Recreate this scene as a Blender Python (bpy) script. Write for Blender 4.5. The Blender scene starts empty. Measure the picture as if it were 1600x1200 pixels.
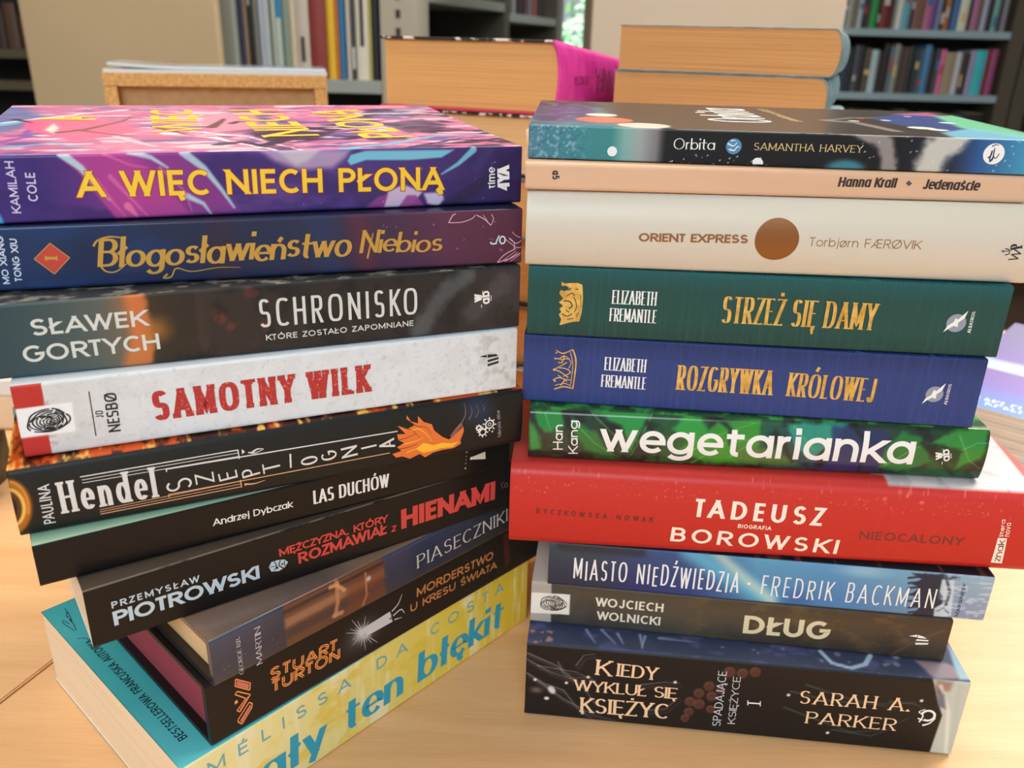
import bpy, bmesh, math, random
import numpy as np
from mathutils import Matrix, Vector

S = bpy.context.scene
COL = S.collection
rnd = random.Random(7)

# ------------------------------------------------------------------ camera
F_PX, PITCH, CAM_H, ROLL = 1310.07, 0.387039, 0.30805, 0.0271215   # for a 1600 x 1200 frame
cp, sp_ = math.cos(PITCH), math.sin(PITCH)
cr, sr = math.cos(ROLL), math.sin(ROLL)
right0, down0, fwd = Vector((1, 0, 0)), Vector((0, -sp_, -cp)), Vector((0, cp, -sp_))
c_right = right0 * cr - down0 * sr
c_down = right0 * sr + down0 * cr
cam_d = bpy.data.cameras.new('camera')
cam = bpy.data.objects.new('camera', cam_d)
COL.objects.link(cam)
m = Matrix.Identity(4)
for i in range(3):
    m[i][0], m[i][1], m[i][2] = c_right[i], -c_down[i], -fwd[i]
m[2][3] = CAM_H
cam.matrix_world = m
cam_d.sensor_width = 36
cam_d.lens = F_PX * 36 / 1600
cam_d.clip_start = 0.01
cam_d.dof.use_dof = True
cam_d.dof.focus_distance = 0.355
cam_d.dof.aperture_fstop = 13.5
S.camera = cam

# ------------------------------------------------------------------ view, world, lights
S.view_settings.view_transform = 'Standard'
S.view_settings.look = 'None'
S.view_settings.gamma = 1
S.view_settings.use_curve_mapping = False
S.view_settings.exposure = 0.2

w = bpy.data.worlds.new('daylight')
S.world = w
w.use_nodes = True
bg = w.node_tree.nodes['Background']
bg.inputs['Color'].default_value = (0.80, 0.92, 1.0, 1)
bg.inputs['Strength'].default_value = 0.55

def area(name, loc, target, size, power, color, sy=None):
    d = bpy.data.lights.new(name, 'AREA')
    d.shape = 'RECTANGLE'
    d.size = size
    d.size_y = sy or size
    d.energy = power
    d.color = color
    o = bpy.data.objects.new(name, d)
    COL.objects.link(o)
    o.location = loc
    o.rotation_euler = (Vector(target) - Vector(loc)).to_track_quat('-Z', 'Y').to_euler()
    return o

area('ceiling_lamp', (0.9, 0.9, 1.75), (0.9, 0.9, 0), 1.2, 30, (1.0, 0.88, 0.72), 0.5)
area('ceiling_lamp', (-0.9, 0.5, 1.75), (-0.9, 0.5, 0), 1.2, 15, (1.0, 0.88, 0.72), 0.5)
area('ceiling_lamp', (0.6, 3.0, 1.75), (0.6, 3.0, 0), 1.2, 11, (1.0, 0.92, 0.8), 0.5)
area('rear_window_light', (2.6, 2.2, 1.55), (0.5, 0.4, 0.0), 1.8, 62, (0.95, 0.98, 1.0), 1.0)
area('front_window_light', (-0.5, -1.9, 1.5), (0.0, 0.3, 0.1), 2.0, 47, (0.76, 0.89, 1.0), 1.0)

sun_d = bpy.data.lights.new('sun', 'SUN')
sun_d.energy = 9.0
sun_d.angle = 0.03
sun_d.color = (0.94, 1.0, 0.98)
sun = bpy.data.objects.new('sun', sun_d)
COL.objects.link(sun)
sun.rotation_euler = Vector((0.25, 0.55, -1.0)).to_track_quat('-Z', 'Y').to_euler()

# ------------------------------------------------------------------ tracing: photo pixel -> ray from the lens
def ray(px, py):
    a, b = (px - 800) / F_PX, (py - 600) / F_PX
    return np.array(fwd + c_right * a + c_down * b)
EYE = np.array((0, 0, CAM_H))
def at_z(px, py, z):
    d = ray(px, py)
    return EYE + d * ((z - CAM_H) / d[2])
def at_y(px, py, y):
    d = ray(px, py)
    return EYE + d * (y / d[1])

# ------------------------------------------------------------------ helpers
def lin(c):
    c = np.asarray(c, float) / 255
    return np.where(c <= 0.04045, c / 12.92, ((c + 0.055) / 1.055) ** 2.4)
def L4(c):
    return tuple(float(v) for v in lin(c)) + (1,)

MATS = {}
def mat(name, color, rough=0.6, metal=0.0, coat=0.0, spec=0.5):
    key = (name, tuple(color), rough, metal, coat)
    if key in MATS:
        return MATS[key]
    mt = bpy.data.materials.new(name)
    mt.use_nodes = True
    b = mt.node_tree.nodes['Principled BSDF']
    b.inputs['Base Color'].default_value = L4(color)
    b.inputs['Roughness'].default_value = rough
    b.inputs['Metallic'].default_value = metal
    b.inputs['Coat Weight'].default_value = coat
    b.inputs['Coat Roughness'].default_value = 0.12
    b.inputs['Specular IOR Level'].default_value = spec
    MATS[key] = mt
    return mt

def noise_mat(name, c1, c2, scale, stretch=(1, 1, 1), rough=0.6, bump=0.0, detail=4, coat=0.0, lo=0.35, hi=0.65):
    mt = bpy.data.materials.new(name)
    mt.use_nodes = True
    N, K = mt.node_tree.nodes, mt.node_tree.links
    b = N['Principled BSDF']
    tc = N.new('ShaderNodeTexCoord')
    mp = N.new('ShaderNodeMapping')
    mp.inputs['Scale'].default_value = stretch
    nz = N.new('ShaderNodeTexNoise')
    nz.inputs['Scale'].default_value = scale
    nz.inputs['Detail'].default_value = detail
    rp = N.new('ShaderNodeValToRGB')
    rp.color_ramp.elements[0].position = lo
    rp.color_ramp.elements[1].position = hi
    rp.color_ramp.elements[0].color = L4(c1)
    rp.color_ramp.elements[1].color = L4(c2)
    K.new(tc.outputs['Object'], mp.inputs['Vector'])
    K.new(mp.outputs['Vector'], nz.inputs['Vector'])
    K.new(nz.outputs['Fac'], rp.inputs['Fac'])
    K.new(rp.outputs['Color'], b.inputs['Base Color'])
    b.inputs['Roughness'].default_value = rough
    b.inputs['Coat Weight'].default_value = coat
    if bump:
        bp = N.new('ShaderNodeBump')
        bp.inputs['Strength'].default_value = bump
        bp.inputs['Distance'].default_value = 0.0006
        K.new(nz.outputs['Fac'], bp.inputs['Height'])
        K.new(bp.outputs['Normal'], b.inputs['Normal'])
    return mt

def print_mat(name, rough=0.35, coat=0.0, ribs=0.0, spec=0.5):
    """printed cover: ink colours stored on the mesh"""
    mt = bpy.data.materials.new(name)
    mt.use_nodes = True
    N, K = mt.node_tree.nodes, mt.node_tree.links
    b = N['Principled BSDF']
    a = N.new('ShaderNodeAttribute')
    a.attribute_name = 'ink'
    K.new(a.outputs['Color'], b.inputs['Base Color'])
    b.inputs['Roughness'].default_value = rough
    b.inputs['Coat Weight'].default_value = coat
    b.inputs['Coat Roughness'].default_value = 0.1
    b.inputs['Specular IOR Level'].default_value = spec
    if ribs:
        tc = N.new('ShaderNodeTexCoord')
        wv = N.new('ShaderNodeTexWave')
        wv.wave_type = 'BANDS'
        wv.bands_direction = 'X'
        wv.inputs['Scale'].default_value = 300
        wv.inputs['Distortion'].default_value = 1.2
        wv.inputs['Detail'].default_value = 1
        bp = N.new('ShaderNodeBump')
        bp.inputs['Strength'].default_value = ribs
        bp.inputs['Distance'].default_value = 0.0002
        K.new(tc.outputs['Object'], wv.inputs['Vector'])
        K.new(wv.outputs['Fac'], bp.inputs['Height'])
        K.new(bp.outputs['Normal'], b.inputs['Normal'])
    return mt

def page_mat(name, c1, c2):
    return noise_mat(name, c1, c2, 1.0, (6, 6, 2600), 0.85, 0.5, 3)

def link(name, me, mt, parent=None):
    o = bpy.data.objects.new(name, me)
    COL.objects.link(o)
    if mt is not None:
        me.materials.append(mt)
    if parent is not None:
        o.parent = parent
    return o
def mesh(name, V, Fc, mt, parent=None, smooth=False):
    me = bpy.data.meshes.new(name)
    me.from_pydata([tuple(map(float, v)) for v in V], [], Fc)
    if smooth:
        me.shade_smooth()
    me.update()
    return link(name, me, mt, parent)
def tag(o, label, cat, group=None, kind=None):
    o['label'] = label
    o['category'] = cat
    if group: o['group'] = group
    if kind: o['kind'] = kind
    return o
def empty(name, loc, rz, label, cat, group=None):
    o = bpy.data.objects.new(name, None)
    COL.objects.link(o)
    o.empty_display_size = 0.02
    o.location = loc
    o.rotation_euler = (0, 0, rz)
    return tag(o, label, cat, group)
def bm_box(bm, lo, hi, bev=0.0):
    r = bmesh.ops.create_cube(bm, size=1)
    vs = r['verts']
    for v in vs:
        v.co = Vector([lo[i] + (v.co[i] + 0.5) * (hi[i] - lo[i]) for i in range(3)])
    if bev:
        es = list({e for v in vs for e in v.link_edges})
        bmesh.ops.bevel(bm, geom=es, offset=bev, segments=2, affect='EDGES', profile=0.5)
def boxes(name, lst, mt, parent=None, bev=0.0, smooth=False):
    bm = bmesh.new()
    for lo, hi in lst:
        bm_box(bm, lo, hi, bev)
    me = bpy.data.meshes.new(name)
    bm.to_mesh(me)
    bm.free()
    return link(name, me, mt, parent)
def struct(name, lst, mt, bev=0):
    o = boxes(name, lst, mt, None, bev)
    o['kind'] = 'structure'
    return o

# ------------------------------------------------------------------ lettering: drawn pen strokes, one mesh per line of type
def E_(cx, cy, rx, ry, a0, a1):
    return ('e', cx, cy, rx, ry, a0, a1)
def _caps():
    st = [(0, 0), (0, 1)]
    O = [[E_(.5, .5, .5, .5, 90, 450)]]
    P = [st, [(0, 1), (.5, 1), E_(.5, .74, .5, .26, 90, -90), (0, .48)]]
    G = {
     'A': (.86, [[(0, 0), (.5, 1)], [(.5, 1), (1, 0)], [(.17, .3), (.83, .3)]]),
     'B': (.62, [st, [(0, 1), (.5, 1), E_(.5, .765, .42, .235, 90, -90), (0, .53)], [(0, .53), (.5, .53), E_(.5, .265, .5, .265, 90, -90), (0, 0)]]),
     'C': (.72, [[E_(.58, .5, .58, .5, 50, 310)]]),
     'D': (.74, [st, [(0, 1), (.35, 1), E_(.35, .5, .65, .5, 90, -90), (0, 0)]]),
     'E': (.54, [st, [(0, 1), (1, 1)], [(0, .52), (.92, .52)], [(0, 0), (1, 0)]]),
     'F': (.52, [st, [(0, 1), (1, 1)], [(0, .5), (.9, .5)]]),
     'G': (.86, [[E_(.5, .5, .5, .5, 50, 358), (.56, .48)]]),
     'H': (.70, [st, [(1, 0), (1, 1)], [(0, .52), (1, .52)]]),
     'I': (0, [st]),
     'J': (.42, [[(1, 1), (1, .3), E_(.5, .3, .5, .3, 0, -165)]]),
     'K': (.66, [st, [(.0, .38), (.97, 1)], [(.3, .58), (1, 0)]]),
     'L': (.50, [st, [(0, 0), (1, 0)]]),
     'M': (.90, [st, [(0, 1), (.5, .12), (1, 1)], [(1, 0), (1, 1)]]),
     'N': (.74, [st, [(0, 1), (1, 0)], [(1, 0), (1, 1)]]),
     'O': (.90, O),
     'P': (.58, P),
     'R': (.62, P + [[(.45, .48), (1, 0)]]),
     'S': (.58, [[E_(.5, .755, .46, .245, 30, 270), E_(.5, .255, .5, .255, 90, -152)]]),
     'T': (.62, [[(0, 1), (1, 1)], [(.5, 0), (.5, 1)]]),
     'U': (.68, [[(0, 1), (0, .36), E_(.5, .36, .5, .36, 180, 360), (1, 1)]]),
     'V': (.80, [[(0, 1), (.5, 0)], [(.5, 0), (1, 1)]]),
     'W': (1.18, [[(0, 1), (.26, 0)], [(.26, 0), (.5, 1)], [(.5, 1), (.74, 0)], [(.74, 0), (1, 1)]]),
     'X': (.70, [[(0, 0), (1, 1)], [(0, 1), (1, 0)]]),
     'Y': (.72, [[(0, 1), (.5, .46)], [(1, 1), (.5, .46)], [(.5, 0), (.5, .5)]]),
     'Z': (.64, [[(0, 1), (1, 1)], [(.96, 1), (.04, 0)], [(0, 0), (1, 0)]]),
     '1': (.34, [[(1, 0), (1, 1)], [(0, .72), (1, 1)]]),
     '4': (.66, [[(.72, 0), (.72, 1)], [(.72, 1), (0, .3), (1, .3)]]),
     '5': (.56, [[(.95, 1), (.12, 1), (.05, .56), E_(.42, .32, .56, .32, 115, -150)]]),
     '.': (0, [[(0, 0), (0, .14)]]), ',': (.06, [[(1, .13), (0, -.16)]]),
     '-': (.3, [[(0, .45), (1, .45)]]), '·': (0, [[(0, .42), (0, .58)]]), '|': (0, [[(0, -.1), (0, 1.1)]]),
     ' ': (.42, []),
    }
    og = lambda x: [[(x, .02), (x - .13, -.12), (x - .04, -.25), (x + .14, -.22)]]
    kr = [[(.42, 1.14), (.66, 1.34)]]
    dt = [[(.5, 1.13), (.5, 1.27)]]
    G['Ą'] = (G['A'][0], G['A'][1] + og(.93))
    G['Ę'] = (G['E'][0], G['E'][1] + og(.8))
    G['Ó'] = (G['O'][0], O + kr)
    G['É'] = (G['E'][0], G['E'][1] + kr)
    G['Ś'] = (G['S'][0], G['S'][1] + kr)
    G['Ź'] = (G['Z'][0], G['Z'][1] + kr)
    G['Ż'] = (G['Z'][0], G['Z'][1] + dt)
    G['Ł'] = (.50, G['L'][1] + [[(-.24, .36), (.56, .68)]])
    G['Ø'] = (.90, O + [[(.08, -.04), (.92, 1.04)]])
    G['Æ'] = (1.05, [[(0, 0), (.48, 1)], [(.16, .3), (.52, .3)], [(.52, 0), (.52, 1)], [(.48, 1), (1, 1)], [(.52, .52), (.95, .52)], [(.52, 0), (1, 0)]])
    return G
def _low(x):
    h = x / 2
    bowl = [[E_(.5, h, .5, h, 90, 450)]]
    q = min(.3, x * .45)
    arch = lambda a, b: [(a, 0), (a, 0)] 
    G = {
     'a': (.60, bowl + [[(1, 0), (1, x)]]), 'b': (.60, bowl + [[(0, 0), (0, 1)]]),
     'c': (.48, [[E_(.58, h, .58, h, 52, 308)]]), 'd': (.60, bowl + [[(1, 0), (1, 1)]]),
     'e': (.58, [[(.03, h), (1, h), E_(.5, h, .5, h, 0, 318)]]),
     'f': (.36, [[(.36, 0), (.36, .8), E_(.84, .8, .48, .2, 180, 85)], [(0, x), (.95, x)]]),
     'g': (.60, bowl + [[(1, x), (1, -.06), E_(.5, -.06, .5, .22, 0, -155)]]),
     'h': (.52, [[(0, 0), (0, 1)], [(0, x - q), E_(.5, x - q, .5, q, 180, 0), (1, 0)]]),
     'i': (0, [[(0, 0), (0, x)], [(0, .86), (0, 1)]]),
     'j': (.1, [[(1, x), (1, -.12), E_(0, -.12, 1, .15, 0, -85)], [(1, .86), (1, 1)]]),
     'k': (.50, [[(0, 0), (0, 1)], [(0, x * .36), (.95, x)], [(.3, x * .55), (1, 0)]]),
     'l': (0, [[(0, 0), (0, 1)]]),
     'm': (.86, [[(0, 0), (0, x)], [(0, x - q), E_(.25, x - q, .25, q, 180, 0), (.5, 0)], [(.5, x - q), E_(.75, x - q, .25, q, 180, 0), (1, 0)]]),
     'n': (.52, [[(0, 0), (0, x)], [(0, x - q), E_(.5, x - q, .5, q, 180, 0), (1, 0)]]),
     'o': (.62, bowl), 'p': (.60, bowl + [[(0, -.28), (0, x)]]),
     'r': (.30, [[(0, 0), (0, x)], [(0, x - q), E_(.75, x - q, .75, q, 180, 75)]]),
     's': (.42, [[E_(.5, x * .755, .46, x * .245, 30, 270), E_(.5, x * .255, .5, x * .255, 90, -152)]]),
     't': (.40, [[(.4, .95), (.4, .16), E_(.78, .16, .38, .16, 180, 275)], [(-.12, x), (1.12, x)]]),
     'u': (.52, [[(0, x), (0, q), E_(.5, q, .5, q, 180, 360)], [(1, x), (1, 0)]]),
     'v': (.56, [[(0, x), (.5, 0)], [(.5, 0), (1, x)]]),
     'w': (.86, [[(0, x), (.26, 0)], [(.26, 0), (.5, x)], [(.5, x), (.74, 0)], [(.74, 0), (1, x)]]),
     'x': (.52, [[(0, 0), (1, x)], [(0, x), (1, 0)]]),
     'y': (.56, [[(0, x), (.52, .0)], [(1, x), (.3, -.28)]]),
     'z': (.48, [[(0, x), (1, x)], [(.95, x), (.05, 0)], [(0, 0), (1, 0)]]),
    }
    og = lambda t: [[(t, .02), (t - .13, -.12), (t - .04, -.24), (t + .14, -.2)]]
    kr = [[(.42, x + .12), (.68, x + .3)]]
    G['ł'] = (.1, [[(.5, 0), (.5, 1)], [(-1.2, .42), (2.2, .68)]])
    G['ę'] = (.58, G['e'][1] + og(.7))
    G['ą'] = (.60, G['a'][1] + og(.95))
    for k in 'nsco':
        G[{'n': 'ń', 's': 'ś', 'c': 'ć', 'o': 'ó'}[k]] = (G[k][0], G[k][1] + kr)
    G['ø'] = (.62, bowl + [[(.05, -.06), (.95, x + .06)]])
    return G

def ribbon(pts, wv, wh, V, Fc, z, snap=None, taper=None):
    """broad-nibbed stroke along pts; wv = thickness of uprights, wh = of level strokes; snap(pt, is_top) gives a level cut"""
    P = [np.array(p, float) for p in pts]
    Q = [P[0]]
    for p in P[1:]:
        if np.linalg.norm(p - Q[-1]) > 1e-6:
            Q.append(p)
    if len(Q) < 2:
        return
    closed = len(Q) > 5 and np.linalg.norm(Q[0] - Q[-1]) < 1e-5
    n = len(Q)
    dirs = [(Q[i + 1] - Q[i]) / np.linalg.norm(Q[i + 1] - Q[i]) for i in range(n - 1)]
    base = len(V)
    for i in range(n):
        if closed:
            a, b = dirs[i - 1 if i > 0 else -1], dirs[i if i < n - 1 else 0]
        else:
            a, b = dirs[max(i - 1, 0)], dirs[min(i, n - 2)]
        t = a + b
        if np.linalg.norm(t) < 1e-3:
            t = b
        t = t / np.linalg.norm(t)
        nn = np.array([-t[1], t[0]])
        hw = .5 * math.hypot(wv * nn[0], wh * nn[1])
        if taper:
            hw *= taper(i / (n - 1))
        co = max(.45, float(np.dot(t, b)))
        off = nn * hw / co
        l, r = Q[i] + off, Q[i] - off
        if snap and not closed and i in (0, n - 1):
            d = dirs[0] if i == 0 else dirs[-1]
            if abs(d[1]) > .3:
                y = snap(i)
                if y is not None:
                    l = l + d * ((y - l[1]) / d[1])
                    r = r + d * ((y - r[1]) / d[1])
        V.append((l[0], l[1], z))
        V.append((r[0], r[1], z))
    for i in range(n - 1):
        k = base + 2 * i
        Fc.append((k, k + 1, k + 3, k + 2))

def layout(s, st, length, height):
    """strokes of a line of type, in metres: returns verts (x, y, layer), faces"""
    wv, wh = st.get('w', .16), st.get('h', st.get('w', .16))
    sq, xh, spc, slant = st.get('sq', 2.0), st.get('xh', .68), st.get('sp', .14), st.get('slant', 0)
    serif, jit, grow = st.get('serif', 0), st.get('jit', 0), st.get('grow', 0)
    double = st.get('double', 0)
    G = _caps()
    G.update(_low(xh))
    if st.get('sc'):                                  # small capitals after each initial
        pass
    gl = [G[ch] for ch in s]
    fixed = 0.0
    nat = 0.0
    for ch, (W, _) in zip(s, gl):
        nat += W
        fixed += wv if ch != ' ' else 0
    fixed += spc * (len(s) - 1) + (2 * serif if serif else 0)
    xs = max(.08, (length / height - fixed) / max(nat, 1e-6)) if nat > 0 else 1
    rr = random.Random(s)
    RT = dict({c: .5 for c in 'EFLTZĘŁŹŻz'}, **{c: .35 for c in 'CGcerftKkéęć'}, **{c: .25 for c in 'AVWYPĄ'})
    LT = dict({c: .5 for c in 'TZŻŹz'}, **{c: .25 for c in 'AVWYĄ'})
    PAIRS = {a: .09 for a in ('AT', 'TA', 'AV', 'VA', 'AW', 'WA', 'LT', 'ŁT', 'FA', 'PA', 'RT', 'AY', 'YA', 'LY', 'KO', 'KT', 'RY', 'KW', 'ZY', 'WO', 'KÓ', 'RW', 'AŁ', 'WY')}
    trim = [wv * (RT.get(c, 0) if i < len(s) - 1 else 0) for i, c in enumerate(s)]
    trim = [t + (wv * LT.get(s[i + 1], 0) + PAIRS.get(s[i:i + 2], 0) * (1 if xs > .5 else xs) if i < len(s) - 1 else 0) for i, t in enumerate(trim)]
    if serif: trim = [t * .4 for t in trim]
    xs = max(.08, (length / height - fixed + sum(trim)) / max(nat, 1e-6)) if nat > 0 else 1
    V, Fc = [], []
    x = serif if serif else 0.0
    lay = 0
    ww, hh = wv + grow, wh + grow
    for ic, (ch, (W, strokes)) in enumerate(zip(s, gl)):
        bw = W * xs
        jy = rr.uniform(-jit, jit)
        js = 1 + rr.uniform(-jit, jit)
        def X(u): return x + wv / 2 + u * bw
        def Y(v): return (wh / 2 + v * (1 - wh)) * js + jy
        for sk in strokes:
            raw = []
            for it in sk:
                if it[0] == 'e':
                    _, cx, cy, rx, ry, a0, a1 = it
                    nseg = max(6, int(abs(a1 - a0) / 9))
                    for k in range(nseg + 1):
                        a = math.radians(a0 + (a1 - a0) * k / nseg)
                        c, s_ = math.cos(a), math.sin(a)
                        raw.append((cx + rx * math.copysign(abs(c) ** (2 / sq), c), cy + ry * math.copysign(abs(s_) ** (2 / sq), s_)))
                else:
                    raw.append(it)
            pts = []
            for u, v in raw:
                p = (X(u), Y(v))
                if pts:
                    q = pts[-1]
                    nsub = int(math.hypot(p[0] - q[0], p[1] - q[1]) / .15)
                    for k in range(1, nsub + 1):
                        f = k / (nsub + 1)
                        pts.append((q[0] + (p[0] - q[0]) * f, q[1] + (p[1] - q[1]) * f))
                pts.append(p)
            ends = {0: raw[0], len(pts) - 1: raw[-1]}
            nb = {0: pts[1] if len(pts) > 1 else pts[0], len(pts) - 1: pts[-2] if len(pts) > 1 else pts[0]}
            last = len(pts) - 1
            def snap(i, ends=ends, nb=nb, pts=pts, last=last):
                i = 0 if i == 0 else last
                v = ends[i][1]
                if not any(abs(v - q) < 1e-6 for q in (0, 1, xh)):
                    return None
                top = pts[i][1] > nb[i][1]
                return pts[i][1] + (hh / 2 if top else -hh / 2)
            lay += 1
            if double:
                for sgn in (-1, 1):
                    P2 = []
                    for i, p in enumerate(pts):
                        a, b = pts[max(i - 1, 0)], pts[min(i + 1, last)]
                        d = math.hypot(b[0] - a[0], b[1] - a[1]) or 1
                        P2.append((p[0] - (b[1] - a[1]) / d * double * sgn, p[1] + (b[0] - a[0]) / d * double * sgn))
                    ribbon(P2, ww, hh, V, Fc, lay)
            else:
                ribbon(pts, ww, hh, V, Fc, lay, snap)
            if serif:
                for i in (0, last):
                    v = ends[i][1]
                    dx, dy = pts[i][0] - nb[i][0], pts[i][1] - nb[i][1]
                    if any(abs(v - q) < 1e-6 for q in (0, 1)) and abs(dy) > abs(dx) * .5 and len(raw) < 9:
                        y = pts[i][1]
                        lay += 1
                        ribbon([(pts[i][0] - wv / 2 - serif, y), (pts[i][0] + wv / 2 + serif, y)], hh, hh, V, Fc, lay)
                    elif abs(dx) > abs(dy) * 2 and any(abs(v - q) < 1e-6 for q in (0, 1)) and ch in 'EFLTZĘŁŻŹ':
                        lay += 1
                        sg = 1 if v == 0 else -1
                        y = pts[i][1]
                        ribbon([(pts[i][0], y - sg * hh / 2), (pts[i][0], y + sg * serif * 1.6)], hh, hh, V, Fc, lay)
        x += (bw + wv + spc if ch != ' ' else bw + spc) - trim[ic]
    A = np.array(V) if V else np.zeros((0, 3))
    if len(A):
        A[:, 0] += A[:, 1] * slant
        A[:, :2] *= height
    return A, Fc

# ------------------------------------------------------------------ ink painting on a cover mesh
def vnoise(x, y, seed=0):
    rs = np.random.RandomState(seed)
    tab = rs.rand(256, 256)
    xi, yi = np.floor(x).astype(int), np.floor(y).astype(int)
    fx, fy = x - xi, y - yi
    fx, fy = fx * fx * (3 - 2 * fx), fy * fy * (3 - 2 * fy)
    g = lambda a, b: tab[a % 256, b % 256]
    return (g(xi, yi) * (1 - fx) + g(xi + 1, yi) * fx) * (1 - fy) + (g(xi, yi + 1) * (1 - fx) + g(xi + 1, yi + 1) * fx) * fy
def fbm(x, y, seed=0, o=4):
    t, a, s = 0, .5, 0
    for k in range(o):
        t = t + a * vnoise(x * 2 ** k + 13 * k, y * 2 ** k + 7 * k, seed + k)
        s += a
        a *= .55
    return t / s
def sstep(a, b, x):
    t = np.clip((x - a) / (b - a + 1e-12), 0, 1)
    return t * t * (3 - 2 * t)

class Ink:
    """colours of a cover in its own millimetres: U along the spine, V up the spine (or, on the front cover, depth)"""
    def __init__(s, U, V, D, top, spine, book):
        s.U, s.V, s.D, s.istop, s.isspine, s.b = U * 1000, V * 1000, D * 1000, top, spine, book
        s.c = np.zeros(U.shape + (3,))
        s.face = 'spine'
    def on(s, face):
        s.face = face
        return s
    def mask(s):
        return s.istop if s.face == 'top' else (s.isspine if s.face == 'spine' else np.ones_like(s.istop))
    def xy(s):
        return (s.U, s.D) if s.face == 'top' else (s.U, s.V)
    def P(s, pts):
        return [s.b.px(p[0], p[1], s.face) * 1000 for p in pts]
    def mix(s, a, col):
        a = (a * s.mask())[..., None]
        s.c = s.c * (1 - a) + np.asarray(col, float) * a
    def fill(s, col):
        s.mix(np.ones_like(s.U), col)
    def grad(s, stops, axis=0, a=1):
        x = s.xy()[axis]
        xs = [q[0] for q in stops]
        cc = np.stack([np.interp(x, xs, [q[1][k] for q in stops]) for k in range(3)], -1)
        s.mix(np.ones_like(s.U) * a, cc)
    def gradpx(s, stops, a=1):                       # stops along the spine, traced on its mid line
        y = lambda px: s.b.midpx(px)
        s.grad([(s.P([(p, y(p))])[0][0], c) for p, c in stops], 0, a)
    def noise(s, sx, sy, col, lo, hi, seed=0, a=1, o=4, where=None):
        x, y = s.xy()
        n = sstep(lo, hi, fbm(x / sx, y / sy, seed, o)) * a
        if where is not None:
            n = n * where
        s.mix(n, col)
    def blob(s, p, rx, ry, col, soft=.5, a=1, rot=0):
        x, y = s.xy()
        q = s.P([p])[0]
        dx, dy = x - q[0], y - q[1]
        c, t = math.cos(rot), math.sin(rot)
        r = np.sqrt(((dx * c + dy * t) / rx) ** 2 + ((-dx * t + dy * c) / ry) ** 2)
        s.mix((1 - sstep(1 - soft, 1 + soft * .3, r)) * a, col)
    def stroke(s, pts, w, col, soft=.3, a=1, w1=None, wob=0, seed=0):
        x, y = s.xy()
        Q = s.P(pts)
        w1 = w if w1 is None else w1
        Lt = [0]
        for p, q in zip(Q[:-1], Q[1:]):
            Lt.append(Lt[-1] + np.linalg.norm(q - p))
        best = np.full(x.shape, -1e9)
        if wob:
            nx = (fbm(x / 4, y / 4, seed + 50) - .5) * wob * 2
            ny = (fbm(x / 4, y / 4, seed + 60) - .5) * wob * 2
            x, y = x + nx, y + ny
        for i, (p, q) in enumerate(zip(Q[:-1], Q[1:])):
            d = q - p
            t = np.clip(((x - p[0]) * d[0] + (y - p[1]) * d[1]) / (d @ d + 1e-9), 0, 1)
            dist = np.hypot(x - p[0] - t * d[0], y - p[1] - t * d[1])
            f = (Lt[i] + t * (Lt[i + 1] - Lt[i])) / (Lt[-1] + 1e-9)
            best = np.maximum(best, (w + (w1 - w) * f) / 2 - dist)
        s.mix(sstep(-soft, soft, best) * a, col)
    def poly(s, pts, col, soft=.3, a=1, wob=0, seed=0):
        x, y = s.xy()
        Q = s.P(pts)
        if wob:
            x, y = x + (fbm(x / 3, y / 3, seed + 50) - .5) * wob * 2, y + (fbm(x / 3, y / 3, seed + 60) - .5) * wob * 2
        ins = np.zeros(x.shape, bool)
        dist = np.full(x.shape, 1e9)
        for p, q in zip(Q, Q[1:] + Q[:1]):
            d = q - p
            t = np.clip(((x - p[0]) * d[0] + (y - p[1]) * d[1]) / (d @ d + 1e-9), 0, 1)
            dist = np.minimum(dist, np.hypot(x - p[0] - t * d[0], y - p[1] - t * d[1]))
            cross = ((p[1] > y) != (q[1] > y)) & (x < (q[0] - p[0]) * (y - p[1]) / (q[1] - p[1] + 1e-12) + p[0])
            ins ^= cross
        s.mix(sstep(-soft, soft, np.where(ins, dist, -dist)) * a, col)
    def worn(s, col, a=.8, w=.8):                    # patchy paler line along the upper spine edge
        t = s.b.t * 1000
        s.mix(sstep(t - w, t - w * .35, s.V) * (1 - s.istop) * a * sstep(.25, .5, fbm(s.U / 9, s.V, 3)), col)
    def specks(s, n, rmin, rmax, col, box, seed=1, a=.9, soft=.5):
        rs = random.Random(seed)
        x, y = s.xy()
        A = s.P(box)
        for _ in range(n):
            px = rs.uniform(A[0][0], A[1][0]); py = rs.uniform(A[0][1], A[1][1]); r = rs.uniform(rmin, rmax)
            m_ = (1 - sstep(r * (1 - soft), r * (1 + soft), np.hypot(x - px, y - py))) * a
            s.mix(m_, col)

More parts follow.
